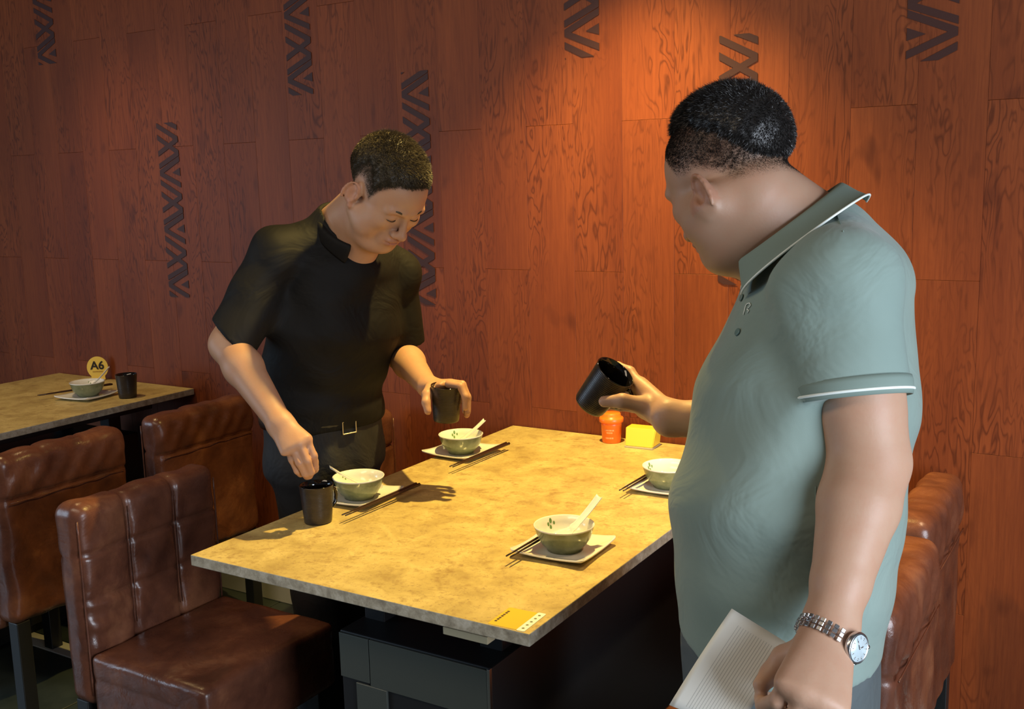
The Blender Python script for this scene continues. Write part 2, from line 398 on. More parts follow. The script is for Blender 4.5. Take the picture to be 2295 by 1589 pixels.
# ------------------------------------------------------------------ leather chairs (face local +x, origin on the floor under the back's front face)
CW = .205
def g1(x, c, w): return np.exp(-((x - c) / w) ** 2)
def make_chair(loc, rz, label, seed=0, tuft=True, mat_back='leather'):
    r = empty('dining_chair', loc, rz, label=label, cat='chair', group='brown leather dining chairs')
    rs = np.random.default_rng(seed); ph = rs.uniform(0, 6, 8)
    def dback(p, n):
        x, y, z = p[:, 0], p[:, 1], p[:, 2]
        d = .0022 * np.sin(31 * y + 17 * z + ph[0]) * np.sin(23 * z + ph[1]) + .0016 * np.sin(70 * y - 40 * z + ph[2])
        fr = np.clip(n[:, 0], 0, 1); bk = np.clip(-n[:, 0], 0, 1)
        if tuft:
            pil = .0055 * np.abs(np.cos(math.pi * (y + CW / 3) / (2 * CW / 3) + math.pi / 2)) ** .6
            gv = sum(g1(y, c, .006) for c in (-CW / 3, CW / 3)); gh = sum(g1(z, c, .005) for c in (.665, .555)) * .8
            d += fr * (pil - .011 * np.clip(gv + gh, 0, 1.2))
            d += np.clip(n[:, 2], 0, 1) * (-.0025 * gv + .003)
            # sag creases low at the near corner
            s = y * .7 + z
            d += fr * .004 * np.sin(120 * s + 3 * np.sin(20 * y)) * g1(y, -CW * .75, .09) * g1(z, .50, .09)
        d += bk * .006 * np.exp(-((z - .715) / .05) ** 2) - bk * .008 * g1(z, .655, .006)
        d += bk * .003 * np.sin(95 * y + 60 * z + ph[3]) * g1(z, .70, .05)
        return d
    me = soft_box_mesh('backrest', (-.085, 0, -CW, CW, .30, .775), .030, (12, 54, 64), dback)
    link('backrest', me, M[mat_back], r)
    def dseat(p, n):
        x, y, z = p[:, 0], p[:, 1], p[:, 2]
        top = np.clip(n[:, 2], 0, 1)
        return top * (.010 * np.cos(math.pi * y / (2 * CW)) * np.sin(math.pi * np.clip(x / .40, 0, 1)) ** .5 + .0018 * np.sin(40 * x + ph[4]) * np.sin(33 * y + ph[5])) - .004 * g1(z, .375, .006) * (1 - top)
    link('seat', soft_box_mesh('seat', (.002, .375, -CW, CW, .27, .432), .016, (34, 34, 16), dseat), M['leather'], r)
    # stitched seams
    if tuft:
        for yy in (-CW / 3, CW / 3):
            for o_ in (-.0035, .0035):
                link('seam', tube_mesh('seam', [(.0015 - .003, yy + o_, z) for z in np.linspace(.46, .745, 12)], .0010, 5), M['leather'], r)
    link('seam', tube_mesh('seam', [(-.0905, y, .650 + .003 * math.sin(y * 9 + seed)) for y in np.linspace(-CW + .02, CW - .02, 16)], .0016, 5), M['leather'], r)
    for sy in (-1, 1):
        link('edge_piping', tube_mesh('edge_piping', [(-.003, sy * (CW - .006), z) for z in np.linspace(.33, .745, 14)], .0024, 6), M['leather'], r)
    for sx in (-.055, .335):
        for sy in (-1, 1):
            box_obj('leg', (sx - .02, sx + .02, sy * (CW - .03) - .02, sy * (CW - .03) + .02, 0, .305 if sx < 0 else .275), M['black_leg'], r)
    return r
make_chair((-.402, -1.005, 0), 0, 'brown leather chair at front left with its tufted back and whole seat showing', 1)
make_chair((-.402, -.262, 0), 0, 'brown leather chair by the wall, mostly hidden behind the man in black', 2)
make_chair((-1.068, -.293, 0), math.pi, 'brown leather chair seen from behind, the one by the wall at the A6 table', 3)
make_chair((-1.068, -.815, 0), math.pi, 'wrinkled brown leather chair back cut off by the left edge of the photo', 4)
make_chair((1.175, -.265, 0), math.pi, 'tan leather chair by the wall at right, behind the man in green', 5)
make_chair((1.205, -.745, 0), math.pi, 'tan leather chair mostly hidden by the man in green, nearer him', 6)

# ------------------------------------------------------------------ tableware (z of the table top = 0.75)
TZ = .75
def plate_mesh():
    n = 24; g = np.linspace(-1, 1, n + 1); V = []; F = []
    def hgt(u, v):
        m = max(abs(u), abs(v)); c = (abs(u) * abs(v)) ** 2.2
        return .0035 + .009 * max(0, (m - .55) / .45) ** 1.7 + .006 * c
    H = .0800
    for s, off in ((1, 0), (-1, -.0035)):
        for i in range(n + 1):
            for j in range(n + 1):
                u, v = g[i], g[j]
                bow = 1 - .035 * (1 - abs(v) ** 2) * (abs(u) ** 4); bow2 = 1 - .035 * (1 - abs(u) ** 2) * (abs(v) ** 4)
                x, y = u * H * bow, v * H * bow2
                cr = .012; ax, ay = abs(x) - (H - cr), abs(y) - (H - cr)
                if ax > 0 and ay > 0:
                    L = math.hypot(ax, ay)
                    if L > cr: x = math.copysign(H - cr + ax * cr / L, x); y = math.copysign(H - cr + ay * cr / L, y)
                V.append((x, y, hgt(u, v) + off))
    m = n + 1; N = m * m
    for i in range(n):
        for j in range(n):
            a = i * m + j; F.append((a, a + m, a + m + 1, a + 1)); F.append(tuple(N + q for q in (a, a + 1, a + m + 1, a + m)))
    ring = [i * m for i in range(n)] + [n * m + j for j in range(n)] + [i * m + n for i in range(n, 0, -1)] + [j for j in range(n, 0, -1)]
    for k in range(len(ring)):
        a, b_ = ring[k], ring[(k + 1) % len(ring)]; F.append((a, b_, N + b_, N + a)[::-1])
    me = bpy.data.meshes.new('plate'); me.from_pydata(V, [], F); me.update()
    bm = bmesh.new(); bm.from_mesh(me); bmesh.ops.recalc_face_normals(bm, faces=bm.faces); bm.to_mesh(me); bm.free()
    me.shade_smooth(); me.materials.append(M['white']); return me
PLATE = plate_mesh()
BOWL_OUT = lathe_mesh('outer_glaze', [(.0, .0015), (.030, .0015), (.0325, 0), (.0345, .0), (.0355, .005), (.0440, .012), (.0515, .024), (.0560, .037), (.0590, .0475)]); BOWL_OUT.materials.append(M['celadon'])
BOWL_IN = lathe_mesh('bowl', [(.0590, .0475), (.0602, .0500), (.0594, .0508), (.0574, .0495), (.0535, .037), (.0470, .023), (.036, .013), (.02, .0085), (0, .0080)]); BOWL_IN.materials.append(M['white'])
def leaf_mesh():
    bm = bmesh.new()
    for a, z, s in ((0, .046, 1), (.12, .040, .8), (-.13, .041, .7), (.04, .034, .9), (2.3, .038, .6), (2.42, .043, .5)):
        z -= .004; r = np.interp(z, [.023, .037, .0495], [.0470, .0535, .0574]) - .0006
        c = Vector((r * math.cos(a), r * math.sin(a), z)); t = Vector((-math.sin(a), math.cos(a), 0)); u = Vector((math.cos(a) * .3, math.sin(a) * .3, .95))
        pts = [c + t * (s * .0030 * math.cos(q)) + u * (s * .0055 * math.sin(q)) for q in np.linspace(0, 2 * math.pi, 8, endpoint=False)]
        bm.faces.new([bm.verts.new(p) for p in pts])
    me = bpy.data.meshes.new('leaf_decoration'); bm.to_mesh(me); bm.free(); me.materials.append(M['leaf_print']); return me
LEAF = leaf_mesh()
def spoon_mesh():
    """Chinese spoon: oval bowl running into a curved handle, built along +x from the bowl's tip"""
    F = []; V = []; nu, nv = 30, 10
    for side in (0, 1):
        for i in range(nu + 1):
            t = i / nu; x = t * .125
            if t < .42: wd = .0205 * math.sin(math.pi * min(1, (t + .03) / .48)) ** .6
            else: wd = .0098 + .004 * math.exp(-((t - .42) / .06) ** 2) + .0018 * t
            if t >= .40 and t < .5: wd = max(wd, .0085)
            wd = max(wd, .003)
            zc = .0 if t < .35 else .075 * (t - .35) ** 1.25 * 1.0
            for j in range(nv + 1):
                v = -1 + 2 * j / nv
                depth = .012 * (1 - t / .5) ** .3 if t < .42 else .004
                V.append((x, v * wd, zc - depth * (1 - v * v) * (1 if t < .5 else 1) - side * .0016 + (.010 if t < .42 else .010 * 1)))
    m = nv + 1; N = (nu + 1) * m
    for i in range(nu):
        for j in range(nv):
            a = i * m + j; F.append((a, a + m, a + m + 1, a + 1)); F.append(tuple(N + q for q in (a, a + 1, a + m + 1, a + m)))
    ring = [i * m for i in range(nu)] + [nu * m + j for j in range(nv)] + [i * m + nv for i in range(nu, 0, -1)] + [j for j in range(nv, 0, -1)]
    for k in range(len(ring)):
        a, b_ = ring[k], ring[(k + 1) % len(ring)]; F.append((a, b_, N + b_, N + a))
    me = bpy.data.meshes.new('spoon'); me.from_pydata(V, [], F); me.update()
    bm = bmesh.new(); bm.from_mesh(me); bmesh.ops.recalc_face_normals(bm, faces=bm.faces); bm.to_mesh(me); bm.free()
    me.shade_smooth(); me.materials.append(M['white']); return me
SPOON = spoon_mesh()
def stick_mesh():
    bm = bmesh.new(); L = .262
    rings = []
    for k, t in enumerate(np.linspace(0, 1, 9)):
        s = .0016 + .0022 * t; rr = []
        for a in range(8):
            q = 2 * math.pi * a / 8; sq = 1 + .22 * t * abs(math.cos(2 * q)) ** 2 * -1
            rr.append(bm.verts.new((s * math.cos(q) * 1, -L / 2 + L * t, s * math.sin(q))))
        rings.append(rr)
    for a, b_ in zip(rings[:-1], rings[1:]):
        for k in range(8): bm.faces.new((a[k], a[(k + 1) % 8], b_[(k + 1) % 8], b_[k]))
    bm.faces.new(rings[0]); bm.faces.new(rings[-1][::-1]); bmesh.ops.recalc_face_normals(bm, faces=bm.faces)
    me = bpy.data.meshes.new('chopstick'); bm.to_mesh(me); bm.free(); me.shade_smooth(); me.materials.append(M['stick']); return me
STICK = stick_mesh()
CUP_OUT = lathe_mesh('cup', [(0, .002), (.026, .002), (.0285, 0), (.030, .003), (.0315, .02), (.0345, .060), (.0365, .0815), (.0372, .0835)]); CUP_OUT.materials.append(M['cup'])
CUP_IN = lathe_mesh('glazed_inside', [(.0372, .0835), (.0368, .0845), (.0352, .0838), (.0335, .070), (.0300, .02), (.027, .007), (0, .006)]); CUP_IN.materials.append(M['cup_in'])
HANDLE = tube_mesh('handle', [(.033, 0, .066), (.040, 0, .069), (.0475, 0, .064), (.0505, 0, .050), (.0485, 0, .036), (.041, 0, .026), (.0315, 0, .026)], [.0035, .0042, .0042, .004, .004, .0042, .004], 8); HANDLE.materials.append(M['cup_in'])
def add(name, me, parent):
    o = bpy.data.objects.new(name, me); COL.objects.link(o); o.parent = parent; return o
def make_cup(loc, rz, label):
    r = empty('cup', loc, rz, label=label, cat='cup', group='black stoneware cups')
    add('cup_body', CUP_OUT, r); add('glazed_inside', CUP_IN, r); add('handle', HANDLE, r); return r
def make_bowl(loc, rz, label):
    r = empty('bowl', loc, rz, label=label, cat='bowl', group='green and white bowls')
    add('outer_glaze', BOWL_OUT, r); add('inside', BOWL_IN, r); add('leaf_decoration', LEAF, r)['kind'] = 'stuff'; return r
def make_plate(loc, rz, label):
    o = bpy.data.objects.new('plate', PLATE); COL.objects.link(o); o.location = loc; o.rotation_euler = (0, 0, rz)
    return tag(o, label, 'plate', 'square white plates')
def make_spoon(loc, rz, tilt, label, roll=0):
    o = bpy.data.objects.new('spoon', SPOON); COL.objects.link(o); o.location = loc; o.rotation_euler = (roll, -tilt, rz)
    return tag(o, label, 'spoon', 'white ceramic spoons')
def make_stick(a, b_, label):
    o = bpy.data.objects.new('chopstick', STICK); COL.objects.link(o); a, b_ = Vector(a), Vector(b_)
    d = (b_ - a).normalized(); o.location = (a + b_) / 2; o.rotation_euler = d.to_track_quat('Y', 'Z').to_euler()
    return tag(o, label, 'chopstick', 'dark wooden chopsticks')
SET = [ # plate xy, bowl xy, chopsticks x, y0, y1, side words, spoon (angle, tilt, back)
    ((.650, -.876), (.652, -.876), (.594, -.995, -.735), 'by the man in green, front right', (.95, .24, .030)),
    ((.048, -.345), (.046, -.345), (.133, -.52, -.26), 'under the cup held by the man in black', (.85, .12, .050)),
    ((.058, -.790), (.062, -.790), (.146, -.945, -.685), 'beside the standing black cup', (4.1, .10, .055)),
    ((.668, -.395), (.664, -.392), (.600, -.515, -.255), 'half behind the man in green', None),
]
def lay(px_, py_, bx_, by_, prz, brz, sticks, words, sp):
    make_plate((px_, py_, TZ + .0002), prz, 'square white plate ' + words)
    make_bowl((bx_, by_, TZ + .0045), brz, 'green bowl with white inside, ' + words)
    for q, off in enumerate((0, .0095)):
        (xa, ya), (xb, yb) = sticks
        make_stick((xa + off, ya, TZ + .0185), (xb + off, yb, TZ + .0190), ('left' if q == 0 else 'right') + ' chopstick of the pair ' + words)
    if sp:
        ang, tilt, back = sp; d = Vector((math.cos(ang), math.sin(ang), 0)); st = Vector((bx_, by_, TZ)) - d * back
        make_spoon((st.x, st.y, TZ + .0200), ang, tilt, 'white ceramic spoon in the bowl ' + words)
for k, ((px_, py_), (bx_, by_), (sx, y0, y1), words, sp) in enumerate(SET):
    lay(px_, py_, bx_, by_, [0.03, -.04, .06, .02][k], [2.6, 2.5, .6, 2.9][k], ((sx - .002, y0), (sx + .002, y1)), words, sp)
make_cup((.090, -.963, TZ), 1.35, 'black cup standing on the table under the right hand of the man in black')
lay(-1.600, -.285, -1.612, -.272, .15, 0, ((-1.722, -.395), (-1.655, -.145)), 'on the far left table', (.75, .26, .030))
make_cup((-1.462, -.222, TZ), 3.0, 'black cup standing on the far left table')
# A6 sign
sg = empty('table_number_sign', (-1.855, -.045, TZ), .62, label='rounded yellow A6 number sign standing on the far left table', cat='sign')
bm = bmesh.new()
pts = []
for q in np.linspace(-.28 * math.pi, 1.28 * math.pi, 40): pts.append((.040 * math.cos(q), .050 + .043 * math.sin(q)))
pts = [(.027, .002)] + [p for p in pts if p[1] > .012] + [(-.027, .002)]
f = bm.faces.new([bm.verts.new((x, 0, z)) for x, z in pts]); r = bmesh.ops.extrude_face_region(bm, geom=[f]); bmesh.ops.translate(bm, verts=[g for g in r['geom'] if isinstance(g, bmesh.types.BMVert)], vec=(0, .004, 0)); bmesh.ops.recalc_face_normals(bm, faces=bm.faces)
bm_obj('panel', bm, M['yellow_sign'], sg, smooth=False)
box_obj('foot', (-.026, .026, -.014, .018, 0, .004), M['yellow_sign'], sg, bev=.001)
def text_part(name, s, size, loc, rot, m, parent, extrude=.0004, bold=0):
    cu = bpy.data.curves.new(name, 'FONT'); cu.body = s; cu.size = size; cu.extrude = extrude; cu.align_x = 'CENTER'; cu.offset = bold; cu.resolution_u = 4
    tmp = bpy.data.objects.new(name, cu); COL.objects.link(tmp)
    me = bpy.data.meshes.new_from_object(tmp.evaluated_get(bpy.context.evaluated_depsgraph_get())); bpy.data.objects.remove(tmp)
    me.materials.clear(); me.materials.append(m)
    o = bpy.data.objects.new(name, me); COL.objects.link(o); o.location = loc; o.rotation_euler = rot; o.parent = parent; return o
text_part('lettering', 'A6', .044, (0, -.0006, .044), (math.pi / 2, 0, 0), M['ink'], sg, bold=.0012)
bm = bmesh.new()
for k in range(7): bx(bm, -.019 + k * .0056, -.0155 + k * .0056, -.0010, .0001, .032, .037)
bm_obj('small_text_line', bm, M['gold'], sg, smooth=False, kind='stuff')
# orange lidded can
can = empty('shaker', (.352, -.055, TZ), 0, label='orange plastic shaker with lid standing at the wall end of the table', cat='shaker')
link('body', lathe_mesh('body', [(0, 0), (.0245, 0), (.026, .0015), (.0285, .050), (.0290, .058), (.0, .058)]), M['orange'], can)
link('lid', lathe_mesh('lid', [(0, .0575), (.0325, .0575), (.0335, .060), (.0335, .068), (.0315, .0705), (.0265, .0710), (.0255, .0800), (.0240, .0825), (0, .0830)]), M['orange'], can)
bm = bmesh.new()
for zz, hw in ((.036, .45), (.029, .30), (.014, .40)):
    for k in range(9):
        a0 = -math.pi / 2 + .25 - hw + k * hw * 2 / 9; a1 = a0 + hw * 2 / 9 * (.75 if k % 3 else .55)
        rr = .0264 + .0025 * zz / .05 + .0006
        v = [bm.verts.new((rr * math.cos(a), rr * math.sin(a), z)) for a, z in ((a0, zz), (a1, zz), (a1, zz + .0045), (a0, zz + .0045))]
        bm.faces.new(v)
bm_obj('print', bm, M['orange_print'], can, smooth=False, kind='stuff')
# yellow tissue-box like card holder behind the cup hand
bm = bmesh.new()
tri = [(-.040, 0), (.045, 0), (.020, .075), (-.048, .075)]
tv0 = [bm.verts.new((x, -.030 if z == 0 else -.012, z + .004)) for x, z in [(-.042, 0), (.036, 0), (.040, .048), (-.047, .048)]]
tv1 = [bm.verts.new((v.co.x, .030, v.co.z)) for v in tv0]
bm.faces.new(tv0); bm.faces.new(tv1[::-1])
for k in range(4): bm.faces.new((tv0[k], tv1[k], tv1[(k + 1) % 4], tv0[(k + 1) % 4]))
bmesh.ops.recalc_face_normals(bm, faces=bm.faces); bmesh.ops.bevel(bm, geom=bm.edges[:], offset=.002, segments=2, affect='EDGES')
nb = empty('napkin_box', (.452, -.062, TZ), .06, label='yellow napkin box by the wall, behind the hand of the man in green', cat='box')
bm_obj('box_body', bm, M['yellow'], nb, smooth=False)
box_obj('rim_strip', (-.043, .037, -.033, .031, 0, .0045), M['pale_wood'], nb, bev=.001)
# sticker on the corner of the table
st = empty('table_sticker', (.737, -1.199, TZ), .03, label='yellow paper sticker with a white strip on the table corner', cat='sticker')
def rrect(bm, x0, x1, y0, y1, z, t, r=.004):
    pts = []
    for cx, cy, a0 in ((x1 - r, y1 - r, 0), (x0 + r, y1 - r, 90), (x0 + r, y0 + r, 180), (x1 - r, y0 + r, 270)):
        for a in range(0, 91, 18): pts.append((cx + r * math.cos(math.radians(a0 + a)), cy + r * math.sin(math.radians(a0 + a))))
    f = bm.faces.new([bm.verts.new((x, y, z)) for x, y in pts]); rr = bmesh.ops.extrude_face_region(bm, geom=[f]); bmesh.ops.translate(bm, verts=[g for g in rr['geom'] if isinstance(g, bmesh.types.BMVert)], vec=(0, 0, t))
    bmesh.ops.recalc_face_normals(bm, faces=bm.faces)
bm = bmesh.new(); rrect(bm, -.034, .036, -.037, .037, .0001, .0004); bm_obj('yellow_sheet', bm, M['sticker'], st, smooth=False)
bm = bmesh.new(); rrect(bm, .021, .0362, -.039, .0392, .0004, .0003, .003); bm_obj('white_strip', bm, M['paper'], st, smooth=False)
bm = bmesh.new()
for k in range(7): bx(bm, -.029, -.0245, -.024 + k * .007, -.0195 + k * .007 + (.001 if k % 2 else 0), .0005, .0006)
bm_obj('small_print', bm, M['ink'], st, smooth=False, kind='stuff')
bm = bmesh.new()
for k in range(5):
    r = bmesh.ops.create_circle(bm, cap_ends=True, radius=.0026, segments=12); bmesh.ops.translate(bm, verts=r['verts'], vec=(.0285, -.028 + k * .014, .00075))
bm_obj('icons', bm, M['celadon'], st, smooth=False, kind='stuff')

# ------------------------------------------------------------------ smooth solid modelling (distance fields -> one continuous mesh)
A_ = lambda v: np.array(v, float)
def unit(v): v = A_(v); return v / np.linalg.norm(v)
class Solid:
    def __init__(s, lo, hi, h):
        s.lo = A_(lo); s.h = h; s.n = np.ceil((A_(hi) - s.lo) / h).astype(int) + 1
        s.D = np.full(tuple(s.n), .5, np.float32)
    def twin(s):
        t = Solid(s.lo, s.lo + s.h, s.h); t.n = s.n.copy(); t.D = np.full_like(s.D, .5); return t
    def _grid(s, lo, hi):
        i0 = np.clip(np.floor((lo - s.lo) / s.h).astype(int), 0, s.n - 1); i1 = np.clip(np.ceil((hi - s.lo) / s.h).astype(int) + 1, 1, s.n)
        if np.any(i1 <= i0): return None, None
        ax = [(s.lo[k] + s.h * np.arange(i0[k], i1[k])).astype(np.float32) for k in range(3)]
        return tuple(slice(a, b) for a, b in zip(i0, i1)), (ax[0][:, None, None], ax[1][None, :, None], ax[2][None, None, :])
    def op(s, fn, lo, hi, k, mode):
        pad = max(k, .002) + 3 * s.h
        sl, P = s._grid(A_(lo) - pad, A_(hi) + pad)
        if sl is None: return
        d = fn(*P); a = s.D[sl]
        if mode == 'add':
            if k > 0: hh = np.clip(.5 + .5 * (a - d) / k, 0, 1); r = a + (d - a) * hh - k * hh * (1 - hh)
            else: r = np.minimum(a, d)
        else:
            d = -d
            if k > 0: hh = np.clip(.5 - .5 * (a - d) / k, 0, 1); r = a + (d - a) * hh + k * hh * (1 - hh)
            else: r = np.maximum(a, d)
        s.D[sl] = r
    # --- primitives
    def cone(s, a, b, ra, rb=None, k=.01, mode='add'):
        rb = ra if rb is None else rb; a, b = A_(a), A_(b); ba = b - a; L2 = float(ba @ ba) + 1e-12
        def f(x, y, z):
            px, py, pz = x - a[0], y - a[1], z - a[2]
            t = np.clip((px * ba[0] + py * ba[1] + pz * ba[2]) / L2, 0, 1)
            return np.sqrt((px - ba[0] * t) ** 2 + (py - ba[1] * t) ** 2 + (pz - ba[2] * t) ** 2) - (ra + (rb - ra) * t)
        r = max(ra, rb); s.op(f, np.minimum(a, b) - r, np.maximum(a, b) + r, k, mode)
    def chain(s, pts, rads, k=.008, mode='add'):
        for i in range(len(pts) - 1): s.cone(pts[i], pts[i + 1], rads[i], rads[i + 1], k if i == 0 else max(.004, k * .6), mode)
    def econe(s, a, b, side, ra, rb, cap=None, k=.02, mode='add'):
        a, b = A_(a), A_(b); L = np.linalg.norm(b - a); ax = (b - a) / L; side = A_(side); side = unit(side - ax * (side @ ax)); t3 = np.cross(ax, side)
        cp = min(*ra, *rb) * .8 if cap is None else cap
        def f(x, y, z):
            px, py, pz = x - a[0], y - a[1], z - a[2]
            q = px * ax[0] + py * ax[1] + pz * ax[2]; t = np.clip(q / L, 0, 1); e = q - t * L
            u = px * side[0] + py * side[1] + pz * side[2]; v = px * t3[0] + py * t3[1] + pz * t3[2]
            w_ = ra[0] + (rb[0] - ra[0]) * t; d_ = ra[1] + (rb[1] - ra[1]) * t
            U, V, E_ = u / w_, v / d_, e / cp
            k0 = np.sqrt(U * U + V * V + E_ * E_) + 1e-6; k1 = np.sqrt((U / w_) ** 2 + (V / d_) ** 2 + (E_ / cp) ** 2) + 1e-6
            return k0 * (k0 - 1) / k1
        r = max(*ra, *rb); s.op(f, np.minimum(a, b) - r, np.maximum(a, b) + r, k, mode)
    def ell(s, M4, c, r, k=.01, mode='add', rot=None):
        """ellipsoid centre c, radii r in the local frame M4 = (origin, 3x3 columns, scale)"""
        O, B, sc = M4; C = O + B @ (A_(c) * sc); r = A_(r) * sc; Bm = B if rot is None else B @ rot
        def f(x, y, z):
            px, py, pz = x - C[0], y - C[1], z - C[2]
            q = [px * Bm[0, i] + py * Bm[1, i] + pz * Bm[2, i] for i in range(3)]
            k0 = np.sqrt(sum((q[i] / r[i]) ** 2 for i in range(3))) + 1e-6; k1 = np.sqrt(sum((q[i] / r[i] ** 2) ** 2 for i in range(3))) + 1e-6
            return k0 * (k0 - 1) / k1
        m = max(r); s.op(f, C - m, C + m, k, mode)
    def lcone(s, M4, a, b, ra, rb=None, k=.01, mode='add'):
        O, B, sc = M4; rb = ra if rb is None else rb
        s.cone(O + B @ (A_(a) * sc), O + B @ (A_(b) * sc), ra * sc, rb * sc, k, mode)
    def cut(s, p, n, lo, hi, k=.003):
        """remove everything on the side n points to, inside the box lo..hi"""
        p, n = A_(p), unit(n)
        sl, P = s._grid(A_(lo), A_(hi))
        d = (P[0] - p[0]) * n[0] + (P[1] - p[1]) * n[1] + (P[2] - p[2]) * n[2]; a = s.D[sl]
        s.D[sl] = np.maximum(a, d)
    def warp(s, fn):
        sl, P = s._grid(s.lo, s.lo + s.h * s.n); near = np.abs(s.D) < .05
        x, y, z = [np.broadcast_to(q, s.D.shape)[near] for q in P]
        s.D[near] += fn(x, y, z).astype(np.float32)
    def mesh(s):
        D = s.D; neg = D < 0
        c = [neg[i:D.shape[0] - 1 + i, j:D.shape[1] - 1 + j, k:D.shape[2] - 1 + k] for i in (0, 1) for j in (0, 1) for k in (0, 1)]
        al = c[0].copy(); an = c[0].copy()
        for q in c[1:]: al &= q; an |= q
        I = np.argwhere(an & ~al); cid = np.full(al.shape, -1, np.int32); cid[tuple(I.T)] = np.arange(len(I))
        val = {}
        for i in (0, 1):
            for j in (0, 1):
                for k in (0, 1): val[i, j, k] = D[I[:, 0] + i, I[:, 1] + j, I[:, 2] + k]
        acc = np.zeros((len(I), 3)); cnt = np.zeros(len(I))
        for ax in range(3):
            o = [q for q in range(3) if q != ax]
            for u in (0, 1):
                for v in (0, 1):
                    k0 = [0, 0, 0]; k0[o[0]] = u; k0[o[1]] = v; k1 = list(k0); k1[ax] = 1
                    a, b = val[tuple(k0)], val[tuple(k1)]; m = (a < 0) != (b < 0)
                    t = a[m] / (a[m] - b[m]); p = np.tile(A_(k0), (m.sum(), 1)); p[:, ax] = t
                    acc[m] += p; cnt[m] += 1
        V = (I + acc / cnt[:, None]) * s.h + s.lo
        F = []
        for ax in range(3):
            sl0 = [slice(None)] * 3; sl1 = [slice(None)] * 3; sl0[ax] = slice(0, -1); sl1[ax] = slice(1, None)
            a, b = neg[tuple(sl0)], neg[tuple(sl1)]; E_ = np.argwhere(a != b); o1, o2 = (ax + 1) % 3, (ax + 2) % 3
            ok = (E_[:, o1] > 0) & (E_[:, o2] > 0) & (E_[:, o1] < D.shape[o1] - 1) & (E_[:, o2] < D.shape[o2] - 1); E_ = E_[ok]
            def cc(d1, d2):
                q = E_.copy(); q[:, o1] -= d1; q[:, o2] -= d2; return cid[tuple(q.T)]
            q = np.stack([cc(1, 1), cc(0, 1), cc(0, 0), cc(1, 0)], 1)
            fl = ~a[tuple(E_.T)]; q[fl] = q[fl][:, ::-1]; F.append(q)
        return V, np.concatenate(F)
def fast_mesh(name, V, F, col=None):
    me = bpy.data.meshes.new(name); me.vertices.add(len(V)); me.vertices.foreach_set('co', np.ascontiguousarray(V, np.float32).ravel())
    nf, k = F.shape; me.loops.add(nf * k); me.loops.foreach_set('vertex_index', np.ascontiguousarray(F, np.int32).ravel())
    me.polygons.add(nf); me.polygons.foreach_set('loop_start', np.arange(0, nf * k, k, dtype=np.int32)); me.update(calc_edges=True); me.validate()
    if col is not None:
        at = me.color_attributes.new('Col', 'FLOAT_COLOR', 'POINT'); at.data.foreach_set('color', np.ascontiguousarray(np.c_[col, np.ones(len(col))], np.float32).ravel())
    me.shade_smooth(); return me
def relax(V, F, it=2, lam=.5):
    a = np.concatenate([F[:, [0, 1]], F[:, [1, 2]], F[:, [2, 3]], F[:, [3, 0]]]); a = np.concatenate([a, a[:, ::-1]])
    n = len(V); deg = np.bincount(a[:, 0], minlength=n)[:, None]
    for _ in range(it):
        s_ = np.stack([np.bincount(a[:, 0], weights=V[a[:, 1], k], minlength=n) for k in range(3)], 1); V = V + lam * (s_ / np.maximum(deg, 1) - V)
    return V
def smoothstep(x, a, b): t = np.clip((x - a) / (b - a), 0, 1); return t * t * (3 - 2 * t)
def head_frame(O, h, pitch, scale=1., roll=0):
    h = unit((h[0], h[1], 0)); up = A_((0, 0, 1)); p = math.radians(pitch)
    f = h * math.cos(p) - up * math.sin(p); l = A_((-h[1], h[0], 0)); z = np.cross(f, l)
    r = math.radians(roll); l2 = l * math.cos(r) + z * math.sin(r); z2 = np.cross(f, l2)
    return (A_(O), np.stack([f, l2, z2], 1), scale)
